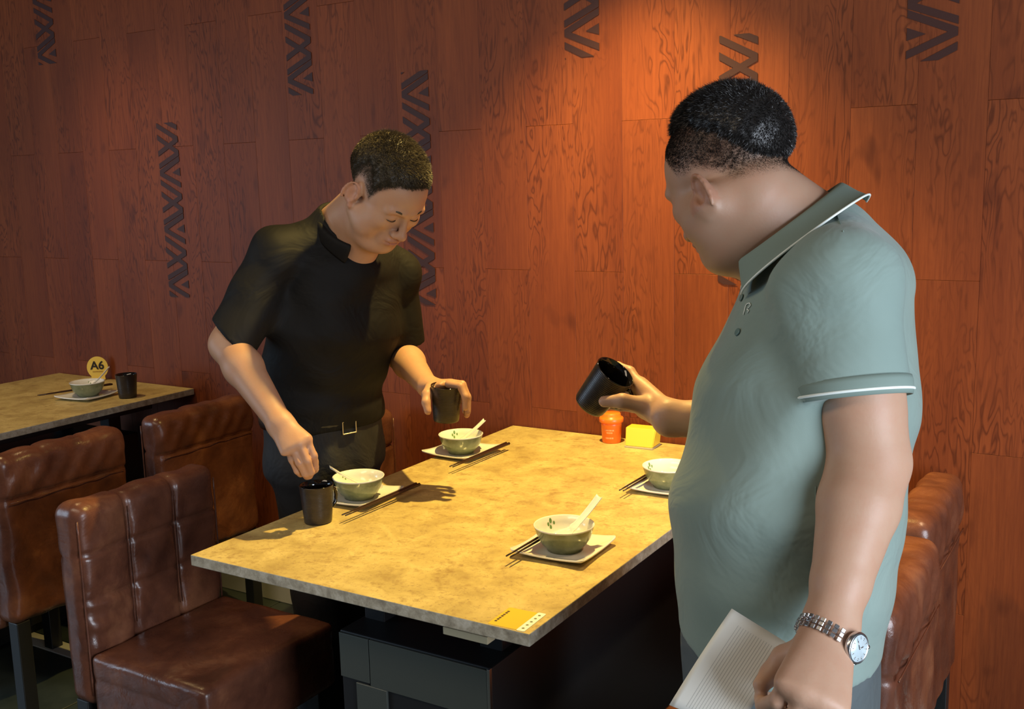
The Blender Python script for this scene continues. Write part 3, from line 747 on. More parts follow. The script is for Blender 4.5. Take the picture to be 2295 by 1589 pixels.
def add_head(s, H, fat=0., mouth_dz=0., ed=0., es=1.):
    s.ell(H, (-.014, 0, .036), (.098, .077, .080), k=.01)
    s.ell(H, (.030, 0, .015), (.060, .066, .075), k=.02)
    s.ell(H, (.028, 0, -.040), (.055, .058, .055), k=.02)
    for y in (-1, 1):
        s.lcone(H, (-.004, y * (.054 + fat * .008), -.050), (.052, y * .024, -.092), .019 + fat * .012, .017 + fat * .006, k=.022)
        s.ell(H, (.052, y * .043, -.022), (.030, .024, .024), k=.016)
        if fat: s.ell(H, (.030, y * .050, -.055), (.036, .024 + fat * .006, .034), k=.02)
        s.lcone(H, (.076, y * .044, .016), (.087, y * .012, .016), .009, .008, k=.012)
    s.ell(H, (.066, 0, -.096), (.022, .026, .017), k=.018)
    if fat: s.ell(H, (.028, 0, -.105), (.046, .048, .028), k=.03)
    s.ell(H, (.074, 0, -.064), (.022, .030, .026), k=.014)
    for y in (-1, 1): s.ell(H, (.096, y * .031, .000), (.014, .019, .011), k=.012, mode='sub')
    for y in (-1, 1): s.ell(H, (.0745, y * .031, -.001), (.0125, .0155, .0115), k=.004)
    s.lcone(H, (.084, 0, .008), (.103, 0, -.032), .0065, .0095, k=.010)
    s.ell(H, (.105, 0, -.037), (.012, .0115, .0105), k=.006)
    for y in (-1, 1):
        s.ell(H, (.095, y * .0135, -.040), (.0115, .0075, .0080), k=.005)
        s.ell(H, (.100, y * .0070, -.0475), (.0055, .0036, .0035), k=.002, mode='sub')
    s.ell(H, (.0915, 0, -.0610 + mouth_dz), (.0085, .0225, .0055), k=.005); s.ell(H, (.0890, 0, -.0710 + mouth_dz), (.0090, .0190, .0062), k=.005)
    s.lcone(H, (.0970, 0, -.0660 + mouth_dz), (.088, .023, -.0665), .0022, .0016, k=.003, mode='sub'); s.lcone(H, (.0970, 0, -.0660), (.088, -.023, -.0665), .0022, .0016, k=.003, mode='sub')
    for y in (-1, 1):   # ears: bowl, rim, lobe
        a = math.radians(-14) ; R1 = Matrix.Rotation(y * math.radians(-24), 3, 'Z'); Rr = np.array(R1) @ np.array(Matrix.Rotation(math.radians(14), 3, 'Y'))
        Hh = H; H = (Hh[0] + Hh[1] @ A_((.002, 0, ed)) * Hh[2], Hh[1], Hh[2])
        s.ell(H, (-.012, y * .0800, -.012), (.0185 * es, .0075, .0300 * es), k=.006, rot=Rr)
        B = np.array([[0.0]])
        pts = []
        for q in np.linspace(-2.3, 2.6, 15):
            loc = Rr @ A_((-.0165 * math.sin(q) * -1 * -1, 0, .0285 * es * math.cos(q))); pts.append(A_((-.0135, y * .0860, -.012)) + loc + A_((0, y * .001, 0)))
        for p0, p1 in zip(pts[:-1], pts[1:]): s.lcone(H, p0, p1, .0034, k=.003)
        s.ell(H, (-.0065, y * .0875, -.011), (.0095, .0065, .0150), k=.004, mode='sub', rot=Rr)
        s.ell(H, (-.0120, y * .0890, .004), (.0075, .0045, .0110), k=.004, mode='sub', rot=Rr)
        s.ell(H, (-.004, y * .0805, -.0405), (.0085, .0050, .0085), k=.005)
        s.ell(H, (.0035, y * .0800, -.012), (.0040, .0040, .0060), k=.003)
        H = Hh
def finger(s, pts, r0=.0088, r1=.0070, k=.004):
    rr = np.linspace(r0, r1, len(pts)); s.chain(pts, rr, k=k)
def to_local(H, V):
    O, B, sc = H; return ((V - O) @ B) / sc
ZL_X = [-.13, -.085, -.05, -.022, -.005, .012, .030, .045, .062, .078, .11]
def hair_low(x, ys): return np.interp(x, ZL_X, ys)
def skin_colors(V, H, hair_y, base, dark, lip=(.34, .12, .085), amount=.85, fade=.05):
    L = to_local(H, V); x, y, z = L.T; C = np.tile(A_(base), (len(V), 1))
    inhead = (np.abs(x) < .16) & (np.abs(y) < .12) & (np.abs(z) < .18)
    zl = hair_low(x, hair_y); st = smoothstep(z, zl, zl + fade) * inhead * ((np.abs(y) < .0795) | (z > .028)) * amount
    C = C * (1 - st[:, None]) + A_(dark) * st[:, None]
    lipm = np.exp(-(((x - .091) / .012) ** 4 + (y / .022) ** 4 + ((z + .066) / .010) ** 4)) * .75
    C = C * (1 - lipm[:, None]) + A_(lip) * lipm[:, None]
    em = ((np.abs(y) > .080) & (z < .03) & (z > -.055) & (x < .02) & (x > -.045) & inhead) * .45
    C = C * (1 - em[:, None]) + A_(base) * A_((1.05, .72, .68)) * em[:, None]
    nm = np.exp(-(((x - .104) / .018) ** 2 + (y / .018) ** 2 + ((z + .038) / .016) ** 2)) * .3
    C = C * (1 - nm[:, None]) + A_(base) * A_((1.0, .72, .65)) * nm[:, None]
    return C
def normals(V, F):
    a, b, c = V[F[:, 0]], V[F[:, 1]], V[F[:, 2]]; n = np.cross(b - a, c - a); N = np.zeros_like(V)
    for k in range(F.shape[1]):
        for q in range(3): N[:, q] += np.bincount(F[:, k], weights=n[:, q], minlength=len(V))
    return N / (np.linalg.norm(N, axis=1, keepdims=True) + 1e-12)
def make_hair(name, H, hair_y, mat_, parent, VB, FB, thick, seed, count, topfn):
    """a cap of hair volume plus thousands of short strands that thin out and shorten down the faded sides"""
    O, B, sc = H; rs = np.random.default_rng(seed)
    s = Solid(O - .155, O + .155, .0026)
    s.ell(H, (-.014, 0, .036), (.098 + thick * .75, .077 + thick * .5, .080 + thick), k=.01)
    s.ell(H, (.030, 0, .015), (.060 + thick * .55, .066 + thick * .4, .075 + thick), k=.02)
    sl, P = s._grid(s.lo, s.lo + s.h * s.n)
    X = np.stack([np.broadcast_to(q, s.D.shape) for q in P], -1); L = ((X - O) @ B) / sc
    lower = hair_low(L[..., 0], hair_y) + topfn(L)
    s.D = np.maximum(s.D, (lower - L[..., 2]) * .6 * sc).astype(np.float32)
    s.D += ((1 - smoothstep(L[..., 2] - lower, -.004, .052)) * thick * .9 * sc).astype(np.float32)
    nz = .0007 * np.sin(L[..., 0] * 420 + 3 * np.sin(L[..., 1] * 160)) * np.sin(L[..., 1] * 380 + 2 * np.sin(L[..., 0] * 130)) + .0007 * np.sin(L[..., 0] * 190 + L[..., 2] * 230 + L[..., 1] * 60)
    s.D += nz.astype(np.float32)
    V, F = s.mesh(); V = relax(V, F, 1, .4)
    Vc = V; Nc = normals(V, F)
    # strands
    def spikes(VV, NN, n, len_fn, lean, wd):
        ids = rs.integers(0, len(VV), n); p = VV[ids] + np.cross(NN[ids], rs.normal(0, .0016, (n, 3))); nn = NN[ids]; loc = to_local(H, p)
        ln = len_fn(loc) * rs.uniform(.6, 1.15, n); keep = ln > .0004; p, nn, loc, ln = p[keep], nn[keep], loc[keep], ln[keep]
        fl = lean(loc) @ B.T; d = nn + fl + rs.normal(0, .22, p.shape); d /= np.linalg.norm(d, axis=1, keepdims=True)
        sd = np.cross(d, rs.normal(0, 1, p.shape)); sd /= np.linalg.norm(sd, axis=1, keepdims=True)
        w2 = wd * rs.uniform(.7, 1.2, len(p))[:, None]
        a = p - sd * w2 - nn * .0008; b = p + sd * w2 - nn * .0008; c = p + d * ln[:, None]
        v = np.concatenate([a, b, c]); m = len(p); f = np.stack([np.arange(m), np.arange(m) + m, np.arange(m) + 2 * m], 1); return v, f
    def lean(loc): return np.stack([np.full(len(loc), .9), np.zeros(len(loc)), np.full(len(loc), -.25)], 1)
    v1, f1 = spikes(Vc, Nc, count, lambda l: .0055 + .006 * smoothstep(l[:, 2], .07, .12), lean, .00050)
    NB_ = normals(VB, FB); LB = to_local(H, VB)
    zl = hair_low(LB[:, 0], hair_y); mk = (LB[:, 2] > zl + .006) & (np.abs(LB[:, 1]) < .082) & (LB[:, 2] < .13) & (np.abs(LB[:, 0]) < .14)
    mk &= LB[:, 2] < zl + topfn(LB) + .035
    v2, f2 = spikes(VB[mk], NB_[mk], int(count * .9), lambda l: .0042 * smoothstep(l[:, 2] - hair_low(l[:, 0], hair_y), .004, .045), lambda l: np.stack([np.full(len(l), .3), np.zeros(len(l)), np.full(len(l), -.9)], 1), .00036)
    tri = np.concatenate([F[:, [0, 1, 2]], F[:, [0, 2, 3]]])
    VV = np.concatenate([V, v1, v2]); FF = np.concatenate([tri, f1 + len(V), f2 + len(V) + len(v1)])
    me = fast_mesh(name, VV - A_(parent.location), FF)
    return link(name, me, mat_, parent)
def solid_part(name, s, mat_, parent, it=1, col_fn=None, **kw):
    V, F = s.mesh(); V = relax(V, F, it); col = col_fn(V) if col_fn else None
    me = fast_mesh(name, V - A_(parent.location), F, col); o = link(name, me, mat_, parent, **kw); return o, V, F
def band_mesh(name, C, ax, side, rw, rd, hgt, th, n=40, flare=1.0, rel=(0, 0, 0)):
    """short elliptical sleeve band with thickness around an axis"""
    C, ax = A_(C) - A_(rel), unit(ax); side = unit(A_(side) - ax * (A_(side) @ ax)); t3 = np.cross(ax, side)
    prof = [(0, 0), (.25, th), (.75, th), (1, 0), (1, -th * 1.2), (.5, -th * 1.2), (0, -th * 1.2)]
    V = []; F = []; m = len(prof)
    for i in range(n):
        q = 2 * math.pi * i / n
        for t, o in prof:
            f = 1 + (flare - 1) * t; V.append(C + ax * hgt * t + side * math.cos(q) * (rw * f + o) + t3 * math.sin(q) * (rd * f + o))
    for i in range(n):
        for j in range(m):
            a, b, c, d = i * m + j, i * m + (j + 1) % m, ((i + 1) % n) * m + (j + 1) % m, ((i + 1) % n) * m + j; F.append((a, d, c, b))
    me = bpy.data.meshes.new(name); me.from_pydata([tuple(v) for v in V], [], F); me.update()
    bm = bmesh.new(); bm.from_mesh(me); bmesh.ops.recalc_face_normals(bm, faces=bm.faces); bm.to_mesh(me); bm.free(); me.shade_smooth(); return me

# ------------------------------------------------------------------ the man in black
fA = unit((.95, -.31, 0)); lA = A_((.31, .95, 0)); lA = unit(lA)
HA = head_frame(W(866, 430, 2.35), (.965, -.26), 44, 1.0, roll=-2)
PA = empty('person', (-.15, -.665, 0), label='man in a black polo and black trousers bending over the table', cat='person')
def arm_A(s, side, infl=0., cloth=False):
    if side == 'R':
        sh, el, wr = W(618, 572, 2.43), W(512, 772, 2.38), W(628, 950, 2.23)
    else:
        sh, el, wr = W(888, 612, 2.62), W(900, 792, 2.70), W(958, 866, 2.49)
    return sh, el, wr
def body_A():
    s = Solid((-.34, -1.10, 0), (.36, -.36, 1.62), .0032)
    s.econe((-.150, -.665, .80), (-.150, -.665, .90), lA, (.150, .105), (.150, .105), k=.03)
    s.econe((-.150, -.665, .92), (-.095, -.668, 1.13), lA, (.145, .105), (.158, .112), k=.02)
    s.econe((-.095, -.668, 1.13), (-.058, -.664, 1.27), lA, (.158, .112), (.140, .085), k=.02)
    Rs, Re, Rw = arm_A(s, 'R'); Ls, Le, Lw = arm_A(s, 'L')
    s.cone(Rs, (-.062, -.660, 1.345), .048, .056, k=.03); s.cone(Ls, (-.062, -.660, 1.345), .046, .056, k=.03)
    for y in (-1, 1):   # legs
        hp = A_((-.150, -.665 + y * .075, .80)); kn = A_((-.142, -.660 + y * .060, .46)); an = A_((-.165, -.660 + y * .060, .09))
        s.chain([hp, kn, an], [.082, .056, .040], k=.03); s.cone(an - (0, 0, .03), an + (.12, y * .01, -.045), .040, .032, k=.03)
    nb = HA[0] + HA[1] @ A_((-.030, 0, -.055))
    s.cone((-.056, -.662, 1.370), nb, .063, .058, k=.03)
    s.cone((-.020, -.675, 1.30), HA[0] + HA[1] @ A_((.002, 0, -.075)), .052, .045, k=.03)
    add_head(s, HA, 0.25)
    # right arm with the relaxed hand above the cup
    s.chain([Rs, Re, Re + (Rw - Re) * .3, Rw], [.050, .041, .042, .0265], k=.03)
    kn = [W(688, 988, 2.205), W(672, 996, 2.195), W(655, 1000, 2.195), W(641, 995, 2.205)]
    s.econe(Rw, (kn[1] + kn[2]) / 2, kn[0] - kn[3], (.026, .019), (.037, .0145), k=.02)
    for q in kn: s.cone(Rw + (q - Rw) * .45, q, .012, .0112, k=.010)
    finger(s, [kn[0], W(703, 1022, 2.205), W(706, 1047, 2.225), W(701, 1058, 2.24)], .0092, .0070, .0030)
    finger(s, [kn[1], W(689, 1034, 2.19), W(697, 1058, 2.205), W(694, 1067, 2.225)], .0092, .0072, .0030)
    finger(s, [kn[2], W(671, 1038, 2.19), W(684, 1062, 2.205), W(687, 1069, 2.225)], .0088, .0068, .0030)
    finger(s, [kn[3], W(654, 1030, 2.20), W(666, 1056, 2.21), W(673, 1064, 2.225)], .0080, .0062, .0030)
    finger(s, [Rw + (kn[0] - Rw) * .35, W(686, 1008, 2.255), W(702, 1034, 2.26), W(706, 1052, 2.25)], .0145, .0088, .008)
    # left arm, hand clasping the cup from above
    s.chain([Ls, Le, Le + (Lw - Le) * .3, Lw], [.050, .040, .039, .0255], k=.03)
    s.econe(Lw, W(1006, 861, 2.455), W(1006, 850, 2.38) - W(1006, 850, 2.50), (.024, .017), (.038, .0125), k=.02)
    finger(s, [W(1006, 861, 2.415), W(1032, 866, 2.395), W(1043, 889, 2.388), W(1043, 914, 2.392)], .0100, .0075, .0035)
    finger(s, [W(1008, 858, 2.44), W(1036, 862, 2.425), W(1048, 890, 2.42), W(1048, 924, 2.42)], .0102, .0078, .0035)
    finger(s, [W(1008, 859, 2.465), W(1034, 865, 2.455), W(1048, 894, 2.452), W(1046, 930, 2.445)], .0098, .0076, .0035)
    finger(s, [W(1004, 863, 2.487), W(1026, 872, 2.482), W(1040, 898, 2.478), W(1042, 922, 2.472)], .0088, .0068, .0035)
    finger(s, [W(966, 868, 2.45), W(957, 884, 2.41), W(955, 902, 2.395), W(959, 922, 2.388)], .0140, .0085, .008)
    return s
HYA = [-.052, -.058, -.040, .014, .020, .004, -.010, .028, .056, .062, .066]
sA = body_A()
skinA = (.46, .265, .16)
bodyA, VA, FA = solid_part('body', sA, M['skin'], PA, 1, lambda V: skin_colors(V, HA, HYA, skinA, (.060, .045, .030), amount=.93)); del sA
make_hair('hair', HA, HYA, M['hair_brown'], PA, VA, FA, .010, 3, 55000, lambda L: .030 * smoothstep(-L[..., 0], -.06, -.01) + .004)
def shirt_A():
    s = Solid((-.36, -1.12, .80), (.22, -.33, 1.52), .0045)
    Rs, Re, Rw = arm_A(s, 'R'); Ls, Le, Lw = arm_A(s, 'L')
    Rc = Rs + (Re - Rs) * .93; Lc = Ls + (Le - Ls) * .84; dR, dL = unit(Re - Rs), unit(Le - Ls); nR = unit(dR - .35 * unit(Rw - Re))
    # sleeves first, cut square and hollowed, then the trunk
    s.cone(Rs, Rs + (Re - Rs) * 1.1, .060, .061, k=.01); s.cut(Rc, nR, s.lo, s.lo + s.h * s.n)
    s.cone(Rc + dR * .03, Rc - dR * .03, .049, .047, k=.002, mode='sub')
    t = s.twin()
    t.cone(Ls, Ls + (Le - Ls) * 1.1, .056, .060, k=.01); t.cut(Lc, dL, t.lo, t.lo + t.h * t.n)
    t.cone(Lc + dL * .03, Lc - dL * .03, .048, .046, k=.002, mode='sub')
    s.D = np.minimum(s.D, t.D)
    s.econe((-.150, -.665, .90), (-.150, -.665, .96), lA, (.163, .120), (.160, .122), cap=.05, k=.02)
    s.econe((-.150, -.665, .95), (-.092, -.668, 1.14), lA, (.158, .120), (.174, .128), k=.02)
    s.econe((-.092, -.668, 1.14), (-.055, -.664, 1.27), lA, (.174, .128), (.148, .098), k=.025)
    s.cone(Rs, (-.062, -.660, 1.350), .057, .066, k=.03); s.cone(Ls, (-.062, -.660, 1.350), .054, .066, k=.03)
    s.cone((-.045, -.664, 1.29), (-.045, -.668, 1.375), .080, .072, k=.03)
    s.cone((-.13, -.79, 1.16), Rs + (Re - Rs) * .5, .05, .045, k=.03)
    nb = HA[0] + HA[1] @ A_((-.005, 0, -.060))
    s.cone((-.055, -.662, 1.395), nb, .062, .085, k=.004, mode='sub')
    s.econe(W(792, 500, 2.40), W(825, 580, 2.40), A_(RIGHT), (.040, .09), (.004, .07), cap=.003, k=.004, mode='sub')
    s.cut((-.15, -.665, .885), (0, 0, -1), (-.34, -.9, .80), (.06, -.42, .90))
    def folds(x, y, z):
        d = .0035 * np.sin(26 * (z + .55 * y) + 4 * np.sin(6 * x + 3 * y)) * smoothstep(z, 1.30, 1.0)
        d += .0050 * np.exp(-((z - .96) / .05) ** 2) * np.sin(60 * z + 9 * y + 14 * x)
        d += .0040 * np.sin(38 * (x + z * .8) + 8 * y) * np.exp(-((y + .84) / .07) ** 2)
        d += .0035 * np.sin(42 * (z - .7 * y) + 10 * x) * np.exp(-((z - 1.22) / .06) ** 2)
        return d
    s.warp(folds)
    return s
sh, _, _ = solid_part('polo_shirt', shirt_A(), M['black_shirt'], PA, 2)
def trousers(s, cx, cy, side, top, w, d, legs):
    s.econe((cx, cy, top - .16), (cx, cy, top), side, (w, d), (w * .97, d), cap=.03, k=.03)
    for (hx, hy), (kx, ky), (ax_, ay) in legs:
        s.chain([(hx, hy, top - .14), (kx, ky, .47), (ax_, ay, .09)], [.092, .074, .060], k=.03)
        s.cut((ax_, ay, .055), (0, 0, -1), (ax_ - .1, ay - .1, 0), (ax_ + .1, ay + .1, .12))
    s.cut((cx, cy, top), (0, 0, 1), (cx - .25, cy - .25, top - .01), (cx + .25, cy + .25, top + .06))
    s.warp(lambda x, y, z: .0030 * np.sin(30 * z + 9 * np.sin(9 * y) + 12 * x) * np.sin(14 * z))
s = Solid((-.33, -.86, .03), (.03, -.47, 1.0), .006)
trousers(s, -.150, -.665, lA, .935, .158, .118, [((-.150, -.728), (-.142, -.715), (-.165, -.718)), ((-.150, -.590), (-.142, -.595), (-.165, -.597))])
solid_part('trousers', s, M['black_trouser'], PA, 2)
link('belt', band_mesh('belt', (-.150, -.665, .893), (0, 0, 1), lA, .162, .121, .034, .003, 60, rel=PA.location), M['belt'], PA)
bk = A_((-.150, -.665, .91)) + fA * .122
bm = bmesh.new()
for q in ((-.020, .020, .0135, .0165), (-.020, .020, -.0165, -.0135), (-.020, -.017, -.0165, .0165), (.017, .020, -.0165, .0165)): bx(bm, -.003, .003, *q, bev=.0008, seg=1)
bk = bk - A_((0, 0, .018)); o = bm_obj('buckle', bm, M['chrome'], PA, smooth=False); o.location = Vector(bk) - PA.location; o.rotation_euler = (0, 0, math.atan2(fA[1], fA[0]))
def shoe(name, toe, heel, parent, m):
    toe, heel = A_(toe), A_(heel); d = unit(toe - heel); sd = np.cross(d, (0, 0, 1)); sd = unit(sd)
    s = Solid(np.minimum(toe, heel) - (.08, .08, .06), np.maximum(toe, heel) + (.08, .08, .12), .005)
    s.econe(heel + (0, 0, .045), heel + d * .10 + (0, 0, .05), sd, (.038, .045), (.042, .042), k=.02)
    s.econe(heel + d * .08 + (0, 0, .032), toe + (0, 0, .028), sd, (.046, .034), (.040, .024), k=.03)
    s.cut((0, 0, .001), (0, 0, -1), s.lo, s.lo + s.h * s.n)
    solid_part(name, s, m, parent, 2)
for y in (-.718, -.597): shoe('shoe', (-.015, y, 0), (-.190, y, 0), PA, M['belt'])
# collar
def collar(name, C, back, side, up, parent, m, a_in, b_in, drop, flare, gap, n=56, th=.0022, stand=.012, trim=None, tipdrop=0., side_lift=0., side_out=0.):
    """folded collar round the neck: C centre, back/side half-axis directions, gap = half angle left open in front"""
    C, back, side, up = A_(C) - A_(parent.location), unit(back), unit(side), unit(up); V = []; F = []; lowline = []
    prof_n = 9
    for i in range(n + 1):
        q = -math.pi + gap + (2 * math.pi - 2 * gap) * i / n; r = back * math.cos(q) * a_in + side * math.sin(q) * b_in; ro = unit(back * math.cos(q) / a_in + side * math.sin(q) / b_in)
        endk = abs(2 * i / n - 1) ** 5
        row = []
        # stand up, roll over, fall outwards; outer then inner skin
        sk = abs(math.sin(q)); dr = (drop + tipdrop * endk) * (1 - side_lift * sk); fl_ = flare + side_out * sk
        line = [r, r + up * stand * .6 + ro * .001, r + up * stand + ro * .005, r + up * stand * .6 + ro * .011, r - up * dr * .35 + ro * (.011 + fl_ * .5), r - up * dr + ro * (.011 + fl_)]
        outer = line; inner = [p + (ro * -th if k_ < 3 else -ro * th) for k_, p in enumerate(line)]
        row = outer + inner[::-1]
        V += [C + p for p in row]; lowline.append(C + line[-1])
    m_ = 12
    for i in range(n):
        for j in range(m_):
            a, b, c, d = i * m_ + j, i * m_ + (j + 1) % m_, (i + 1) * m_ + (j + 1) % m_, (i + 1) * m_ + j; F.append((a, b, c, d))
    F.append(tuple(range(m_))); F.append(tuple(n * m_ + j for j in range(m_))[::-1])
    me = bpy.data.meshes.new(name); me.from_pydata([tuple(v) for v in V], [], F); me.update()
    bm = bmesh.new(); bm.from_mesh(me); bmesh.ops.recalc_face_normals(bm, faces=bm.faces); bm.to_mesh(me); bm.free()
    o = link(name, me, m, parent); sm = o.modifiers.new('s', 'SUBSURF'); sm.levels = 1; sm.render_levels = 1
    if trim:
        link('piping', tube_mesh('piping', lowline, .0016, 6), trim, o)
    return o
cbk = A_((-.100, -.650, 1.432)); cfr = A_((.058, -.715, 1.318)); bkA = cbk - cfr; upA = np.cross(lA, unit(bkA)); upA = upA if upA[2] > 0 else -upA
collar('collar', (cbk + cfr) / 2, bkA, lA, upA, PA, M['black_shirt'], .088, .066, .022, .006, .46, tipdrop=.022, stand=.006)
# face details
def eye_set(H, parent, dy, brow_mat, closed=True):
    O, B, sc = H
    def L(p): return O + B @ (A_(p) * sc) - A_(parent.location)
    for y in (-1, 1):
        link('eyelashes', tube_mesh('eyelashes', [L((.0872 - abs(t) ** 2 * .0062, y * (.031 + .0135 * t), -.0055 - .0018 * (1 - t * t))) for t in np.linspace(-1, 1, 9)], [.0004, .0009, .0011, .0012, .0012, .0012, .0011, .0009, .0004], 6), M['hair'], parent)
        # brow as a tapering tuft
        link('eyebrow', tube_mesh('eyebrow', [L((.0905 - .011 * t ** 2, y * (.014 + .030 * t), .0165 + .006 * math.sin(t * 2.4))) for t in np.linspace(0, 1, 9)], [.0018, .0032, .0037, .0037, .0035, .0031, .0026, .0018, .0008], 6), brow_mat, parent)
eye_set(HA, PA, 0, M['hair_brown'])
# the cup he holds
tcup = make_cup(tuple(W(1000, 942, 2.432)), 2.2, 'black cup held from above in the left hand of the man in black')
tcup.rotation_euler = (.05, -.06, 2.2)

# ------------------------------------------------------------------ the man in the green polo
fB = unit((-.96, -.28, 0)); lB = unit((.28, -.96, 0))
HB = head_frame(W(1634, 398, 1.50), (-.945, .33), 31, .975, roll=3)
PB = empty('person', (1.18, -1.19, 0), label='heavy-set man in a sage green polo seen from behind at right', cat='person')
TB = [W(1858, 640, 1.5), W(1808, 900, 1.5), W(1757, 1140, 1.5), W(1752, 1290, 1.5), W(1742, 1430, 1.5)]
CH = W(1866, 622, 1.5)
LsB, LeB, LwB = W(1896, 636, 1.345), W(1946, 1035, 1.315), W(1862, 1402, 1.23)
RsB = CH - lB * .165; ReB = W(1800, 950, 1.75); RwB = W(1500, 937, 1.765)
def body_B():
    s = Solid((.72, -1.66, 0), (1.55, -.80, 1.72), .0034)
    s.econe(TB[0], TB[1], lB, (.165, .100), (.175, .135), k=.015); s.econe(TB[1], TB[2], lB, (.175, .135), (.185, .150), k=.015)
    s.econe(TB[2], TB[3], lB, (.185, .150), (.180, .135), k=.015); s.econe(TB[3], TB[4], lB, (.178, .132), (.165, .115), k=.015)
    s.cone(LsB, CH, .056, .062, k=.03); s.cone(RsB, CH, .060, .070, k=.03)
    for y in (-1, 1):
        hp = A_((1.175, -1.19, .80)) + lB * y * .085; kn = A_((1.165, -1.19, .46)) + lB * y * .085; an = A_((1.19, -1.19, .09)) + lB * y * .088
        s.chain([hp, kn, an], [.088, .060, .042], k=.03); s.cone(an - (0, 0, .03), an + fB * .13 + (0, 0, -.045), .042, .034, k=.03)
    nb = HB[0] + HB[1] @ A_((-.028, 0, -.045))
    s.cone(W(1822, 562, 1.5), nb, .078, .060, k=.02); s.cone(W(1800, 580, 1.5), HB[0] + HB[1] @ A_((.002, 0, -.085)), .070, .055, k=.04)
    add_head(s, HB, 1.0, ed=-.024, es=1.12)
    # left arm hanging, hand holding the papers
    s.chain([LsB, LeB, LeB + (LwB - LeB) * .28, LeB + (LwB - LeB) * .75, LwB], [.058, .051, .0495, .035, .0290], k=.012)
    s.cone(LsB + (LeB - LsB) * .35, LsB + (LeB - LsB) * .7, .052, .050, k=.012)
    kn = [W(1765, 1530, 1.165), W(1800, 1556, 1.150), W(1838, 1572, 1.148), W(1872, 1576, 1.155)]
    s.econe(LwB, (kn[1] + kn[2]) / 2, kn[0] - kn[3], (.030, .024), (.043, .018), k=.02)
    for q in kn: s.cone(LwB + (q - LwB) * .4, q, .015, .0125, k=.010)
    tips = [(-40, 45), (-32, 55), (-24, 55), (-18, 46)]
    for (kx, ky, kd), (tx, ty) in zip([(1765, 1530, 1.165), (1800, 1556, 1.150), (1838, 1572, 1.148), (1872, 1576, 1.155)], tips):
        finger(s, [W(kx, ky, kd), W(kx + tx * .55, ky + ty * .9, kd + .005), W(kx + tx * 1.35, ky + ty * 1.15, kd + .035), W(kx + tx * 1.5, ky + ty * .8, kd + .058)], .0108, .0082, .004)
    finger(s, [LwB + (kn[0] - LwB) * .35, W(1758, 1476, 1.235), W(1728, 1510, 1.235), W(1706, 1535, 1.225)], .0175, .0100, .01)
    # right arm, hand holding the cup out over the table
    s.chain([RsB, ReB, ReB + (RwB - ReB) * .3, RwB], [.058, .046, .044, .0285], k=.03)
    kn = [W(1432, 862, 1.845), W(1432, 882, 1.862), W(1434, 902, 1.868), W(1440, 921, 1.865)]
    s.econe(RwB, (kn[1] + kn[2]) / 2 + (W(1450, 890, 1.84) - W(1434, 890, 1.84)) * .6, kn[0] - kn[3], (.029, .022), (.041, .017), k=.02)
    for q in kn: s.cone(RwB + (q - RwB) * .4, q, .0140, .0118, k=.010)
    finger(s, [kn[0], W(1412, 833, 1.872), W(1384, 821, 1.893), W(1352, 824, 1.902)], .0105, .0080, .0035)
    finger(s, [kn[1], W(1410, 858, 1.900), W(1376, 846, 1.912), W(1344, 848, 1.908)], .0106, .0082, .0035)
    finger(s, [kn[2], W(1412, 888, 1.905), W(1378, 880, 1.916), W(1348, 880, 1.912)], .0102, .0080, .0035)
    finger(s, [kn[3], W(1418, 914, 1.895), W(1390, 912, 1.905), W(1368, 910, 1.905)], .0092, .0070, .0035)
    finger(s, [RwB + (kn[3] - RwB) * .30, W(1440, 908, 1.795), W(1395, 899, 1.785), W(1354, 900, 1.797)], .0175, .0100, .012)
    return s
HYB = [-.045, -.060, -.052, -.020, -.004, -.004, .004, .038, .060, .066, .070]
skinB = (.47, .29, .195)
bodyB, VB_, FB_ = solid_part('body', body_B(), M['skin'], PB, 1, lambda V: skin_colors(V, HB, HYB, skinB, (.055, .045, .036), amount=.86, fade=.085) * (1 - .20 * smoothstep(V[:, 2], 1.28, 1.36))[:, None])  # skin colour dimmed towards neck and head, painting in the shade there
make_hair('hair', HB, HYB, M['hair'], PB, VB_, FB_, .014, 5, 60000, lambda L: (.018 + .052 * smoothstep(L[..., 0], -.095, -.050)) * (1 - .85 * smoothstep(L[..., 0], .030, .065)) + .004)
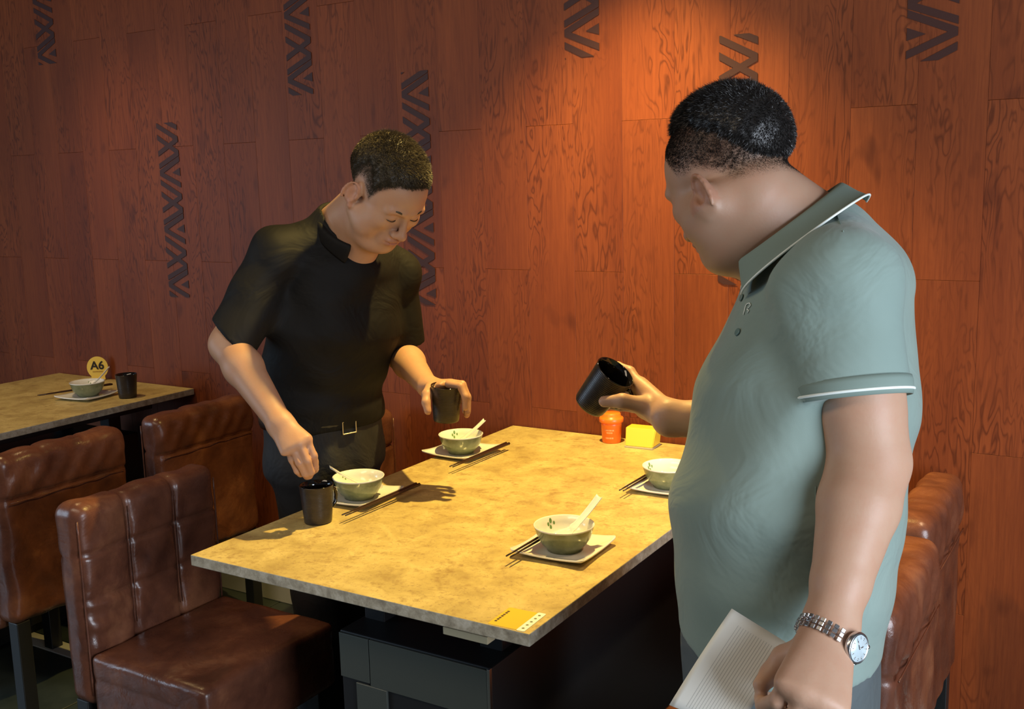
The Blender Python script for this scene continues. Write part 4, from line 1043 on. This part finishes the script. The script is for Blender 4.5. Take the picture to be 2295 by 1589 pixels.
def shirt_B():
    s = Solid((.86, -1.62, .74), (1.52, -.82, 1.54), .0042)
    Lc = LsB + (LeB - LsB) * .64; dL = unit(LeB - LsB); Rc = RsB + (ReB - RsB) * .65; dR = unit(ReB - RsB)
    s.econe(LsB + fB * .018, Lc + dL * .03 + fB * .008, fB, (.080, .064), (.072, .0625), cap=.062, k=.01); s.cut(Lc, dL, s.lo, s.lo + s.h * s.n)
    t = s.twin()
    t.cone(RsB, Rc + dR * .03, .068, .062, k=.01); t.cut(Rc, dR, t.lo, t.lo + t.h * t.n); s.D = np.minimum(s.D, t.D)
    s.econe(TB[0], TB[1], lB, (.166, .116), (.186, .152), k=.02); s.econe(TB[1], TB[2], lB, (.186, .152), (.198, .160), k=.015)
    s.econe(TB[2], TB[3], lB, (.198, .160), (.194, .150), k=.015); s.econe(TB[3], TB[4] - (0, 0, .05), lB, (.194, .148), (.186, .138), k=.015)
    s.cone(LsB, CH, .066, .074, k=.03); s.cone(RsB, CH, .066, .074, k=.03); s.cone(LsB + (0, 0, .004), W(1850, 552, 1.48), .056, .055, k=.03)
    s.cone(W(1866, 618, 1.5), W(1838, 545, 1.5), .084, .068, k=.03)
    s.cone(W(1800, 520, 1.5), W(1730, 460, 1.48), .070, .080, k=.004, mode='sub')
    s.cut(A_((1.18, -1.19, .822)), unit(A_((0, 0, -1)) + fB * .10), (.9, -1.45, .74), (1.45, -.92, .93))
    # tension folds: from the armpit down the flank and across the back of the sleeve
    def fold(a, b, r, amt): s.cone(a, b, r, r * .6, k=.012, mode='sub' if amt < 0 else 'add')
    def folds(x, y, z):
        t = (y * -.96 + x * .28)
        d = .0016 * np.sin(24 * (z - .6 * x) + 5 * np.sin(5 * z)) * smoothstep(z, 1.30, 1.10)
        u = x * -.96 + y * -.28
        d += .0034 * np.sin(46 * (z * .75 + u) + 2.0) * np.exp(-((z - 1.14) / .12) ** 2) * smoothstep(t, 1.36, 1.45)
        d += .0018 * np.sin(60 * (u * .9 - z * .45)) * np.exp(-((z - 1.33) / .08) ** 2)
        return d
    s.warp(folds)
    return s, Lc, dL
sB, LcB, dLB = shirt_B()
shirtB, VS, FS = solid_part('polo_shirt', sB, M['green_shirt'], PB, 2)
s = Solid((.98, -1.45, .03), (1.40, -.95, .95), .006)
trousers(s, 1.178, -1.19, lB, .88, .178, .138, [(tuple((A_((1.178, -1.19)) + lB[:2] * y * .085)),) + (tuple(A_((1.165, -1.19)) + lB[:2] * y * .085), tuple(A_((1.19, -1.19)) + lB[:2] * y * .088)) for y in (-1, 1)])
solid_part('trousers', s, M['grey_trouser'], PB, 2)
for y in (-1, 1):
    c = A_((1.19, -1.19, 0)) + lB * y * .088; shoe('shoe', c + fB * .19, c - fB * .04, PB, M['belt'])
cf = link('sleeve_cuff', band_mesh('sleeve_cuff', LcB + fB * .010 - dLB * .020, dLB, fB, .0745, .0660, .024, .0016, 56, flare=.985, rel=PB.location), M['green_rib'], PB)
link('white_stripe', band_mesh('white_stripe', LcB + fB * .010 - dLB * .0045, dLB, fB, .0757, .0672, .0036, .0010, 56, rel=PB.location), M['white_trim'], cf)
bkB = W(1872, 446, 1.49) - W(1680, 590, 1.49); cB = (W(1862, 452, 1.49) + W(1692, 580, 1.49)) / 2
upB = np.cross(lB, unit(bkB)); upB = upB if upB[2] > 0 else -upB
collar('collar', cB, bkB, lB, upB, PB, M['green_rib'],   .089, .090, .030, .008, .46, side_lift=.66, side_out=.034, trim=M['white_trim'], stand=.016, tipdrop=.006)
# things sewn on the shirt, laid on its surface
from mathutils.bvhtree import BVHTree
bvB = BVHTree.FromPolygons([tuple(v) for v in VS], [tuple(int(i) for i in f) for f in FS])
def hit(px, py, off=.001):
    d = Vector(W(px, py, 1.0)) - CAMP; d.normalize(); loc, n, i, t = bvB.ray_cast(CAMP, d)
    return None if loc is None else (A_(loc + n * off), A_(n))
def on_shirt(pts, off=.001):
    out = []
    for p in pts:
        h_ = hit(*p, off)
        if h_ is not None: out.append(h_[0] - A_(PB.location))
    return out
for p in ((1664, 668), (1655, 745)):
    h_ = hit(*p)
    if h_ is not None:
        me = lathe_mesh('button', [(0, 0), (.0052, 0), (.0056, .0010), (.0050, .0020), (.0034, .0015), (0, .0015)], 16)
        o = link('button', me, M['button'], PB); o.location = Vector(h_[0]) - PB.location; o.rotation_euler = Vector(h_[1]).to_track_quat('Z', 'Y').to_euler()
def stitch(name, pts, r, m, off=.0008):
    q = on_shirt(pts, off)
    if len(q) > 2: link(name, tube_mesh(name, q, r, 5), m, PB)
stitch('embroidered_logo', [(1668, 706), (1671, 694), (1673, 686), (1677, 681), (1682, 680), (1684, 685), (1680, 690), (1676, 693), (1680, 697), (1677, 702)], .0009, M['white_trim'], .0012)
stitch('side_seam', [(1828, y) for y in range(1090, 1420, 15)], .0008, M['green_rib'], .0003)
stitch('shoulder_seam', [(1868, 462), (1874, 480), (1882, 500), (1890, 520)], .0009, M['green_rib'], .0003)
eye_set(HB, PB, 0, M['hair'])
# the cup he holds, tipped towards the camera
cupB = make_cup((0, 0, 0), 0, 'black cup tipped in the right hand of the man in green')
axc = (RIGHT * .50 - DOWN * .70 - FWD * .48).normalized(); hx = (RIGHT * .80 + DOWN * .45); hx = (hx - axc * hx.dot(axc)).normalized(); hy = axc.cross(hx)
cc = Vector(W(1350, 871, 1.850)) - axc * .042
cupB.matrix_world = Matrix.Translation(cc) @ Matrix((hx, hy, axc)).transposed().to_4x4()
# wrist watch
axw = unit(LeB - LwB); WC = W(1857, 1432, 1.222)
wt = empty('wristwatch', tuple(WC), label='steel wristwatch with pale dial on the left wrist of the man in green', cat='watch')
axw = unit(axw + A_(RIGHT) * .55 * -1 * -1 * .5)
dz = A_(RIGHT) * .44 - A_(FWD) * .88 + A_(DOWN) * .22; dz = unit(dz - axw * (dz @ axw)); dt = np.cross(axw, dz)
bm = bmesh.new()
for k in range(3): bx(bm, -.0026, .0026, -.0085 + k * .0058, -.0034 + k * .0058, -.0012 - (.0004 if k == 1 else 0), .0013 + (.0006 if k == 1 else 0), bev=.0006, seg=1)
lm = bpy.data.meshes.new('link'); bm.to_mesh(lm); bm.free(); lm.materials.append(M['chrome'])
nl = 30; rwx, rwy = .0375, .0405
for i in range(nl):
    q = 2 * math.pi * i / nl
    if math.cos(q) > .86: continue
    c = dz * math.cos(q) * rwx + dt * math.sin(q) * rwy; n_ = unit(dz * math.cos(q) / rwx + dt * math.sin(q) / rwy); tn = unit(np.cross(axw, n_))
    o = bpy.data.objects.new('link', lm); COL.objects.link(o); o.parent = wt
    o.matrix_local = Matrix.Translation(Vector(c)) @ Matrix((Vector(tn), Vector(np.cross(n_, tn)), Vector(n_))).transposed().to_4x4()
wm = Matrix.Translation(Vector(dz * (rwx - .001))) @ Matrix((Vector(dt), Vector(np.cross(dz, dt)), Vector(dz))).transposed().to_4x4()
def wpart(name, me, m):
    o = link(name, me, m, wt); o.matrix_local = wm; return o
wpart('case', lathe_mesh('case', [(0, -.003), (.0165, -.003), (.0180, -.001), (.0185, .003), (.0178, .0052), (.0160, .0062), (.0155, .0052), (0, .0050)], 40), M['chrome'])
wpart('dial', lathe_mesh('dial', [(0, .0056), (.0150, .0056), (.0153, .0050)], 36), M['dial'])
bm = bmesh.new()
for k in range(12):
    a = k * math.pi / 6; r = bmesh.ops.create_cube(bm, size=1); 
    for v in r['verts']: v.co = Vector((math.cos(a) * (.0122 + v.co.x * .003) - math.sin(a) * v.co.y * .0009, math.sin(a) * (.0122 + v.co.x * .003) + math.cos(a) * v.co.y * .0009, .0058 + v.co.z * .0004))
me = bpy.data.meshes.new('hour_marks'); bm.to_mesh(me); bm.free(); wpart('hour_marks', me, M['chrome'])
for a, ln in ((.9, .0075), (2.6, .0110)):
    bm = bmesh.new(); r = bmesh.ops.create_cube(bm, size=1)
    for v in r['verts']: v.co = Vector((math.cos(a) * (v.co.x + .4) * ln - math.sin(a) * v.co.y * .0010, math.sin(a) * (v.co.x + .4) * ln + math.cos(a) * v.co.y * .0010, .0062 + v.co.z * .0004))
    me = bpy.data.meshes.new('watch_hand'); bm.to_mesh(me); bm.free(); wpart('watch_hand', me, M['chrome'])
me = lathe_mesh('crown', [(0, 0), (.0026, 0), (.0026, .0035), (0, .0038)], 12)
o = link('crown', me, M['chrome'], wt); cr = unit(A_(RIGHT) * .9 + A_(DOWN) * .1); cr = unit(cr - dz * (cr @ dz))
o.location = Vector(dz * (rwx + .001) + cr * .0180); o.rotation_euler = Vector(cr).to_track_quat('Z', 'Y').to_euler()
# sheaf of printed papers in the left hand
PC = [W(1640, 1364, 1.300), W(1772, 1446, 1.262), W(1650, 1640, 1.225), W(1500, 1580, 1.275)]
pp = empty('document', tuple(PC[1]), label='printed white papers in the lowered hand of the man in green', cat='paper')
ux = PC[1] - PC[0]; vx = PC[3] - PC[0]; nx = unit(np.cross(ux, vx)); nx = nx if nx @ A_(FWD) < 0 else -nx
def sheet(off, sh=0.):
    n = 12; V = []; F = []
    for i in range(n + 1):
        for j in range(n + 1):
            u, v = i / n, j / n; p = PC[0] * (1 - u) * (1 - v) + PC[1] * u * (1 - v) + PC[2] * u * v + PC[3] * (1 - u) * v
            p = p + nx * (.006 * math.sin(math.pi * v) * (1 - u) + off) + ux * sh; V.append(p - PC[1])
    for i in range(n):
        for j in range(n): a = i * (n + 1) + j; F.append((a, a + n + 1, a + n + 2, a + 1))
    me = bpy.data.meshes.new('sheet'); me.from_pydata([tuple(q) for q in V], [], F); me.update()
    o = link('sheet', me, M['paper'], pp); md = o.modifiers.new('t', 'SOLIDIFY'); md.thickness = .0004; return o
for k, (of, sh_) in enumerate(((0, 0), (-.0012, .006), (-.0024, -.004))): sheet(of, sh_)
bm = bmesh.new()
for i in range(17):
    u0 = .22 + i * .043; 
    V = []
    m = 10
    for a in range(m + 1):
        v = .10 + .86 * a / m
        for du in (0, .006):
            u = u0 + du; p = PC[0] * (1 - u) * (1 - v) + PC[1] * u * (1 - v) + PC[2] * u * v + PC[3] * (1 - u) * v
            p = p + nx * (.006 * math.sin(math.pi * v) * (1 - u) + .0005); V.append(bm.verts.new(Vector(p - PC[1])))
    for a in range(m): bm.faces.new((V[2 * a], V[2 * a + 1], V[2 * a + 3], V[2 * a + 2]))
o = bm_obj('printed_lines', bm, M['line'], pp, smooth=False); o['kind'] = 'stuff'
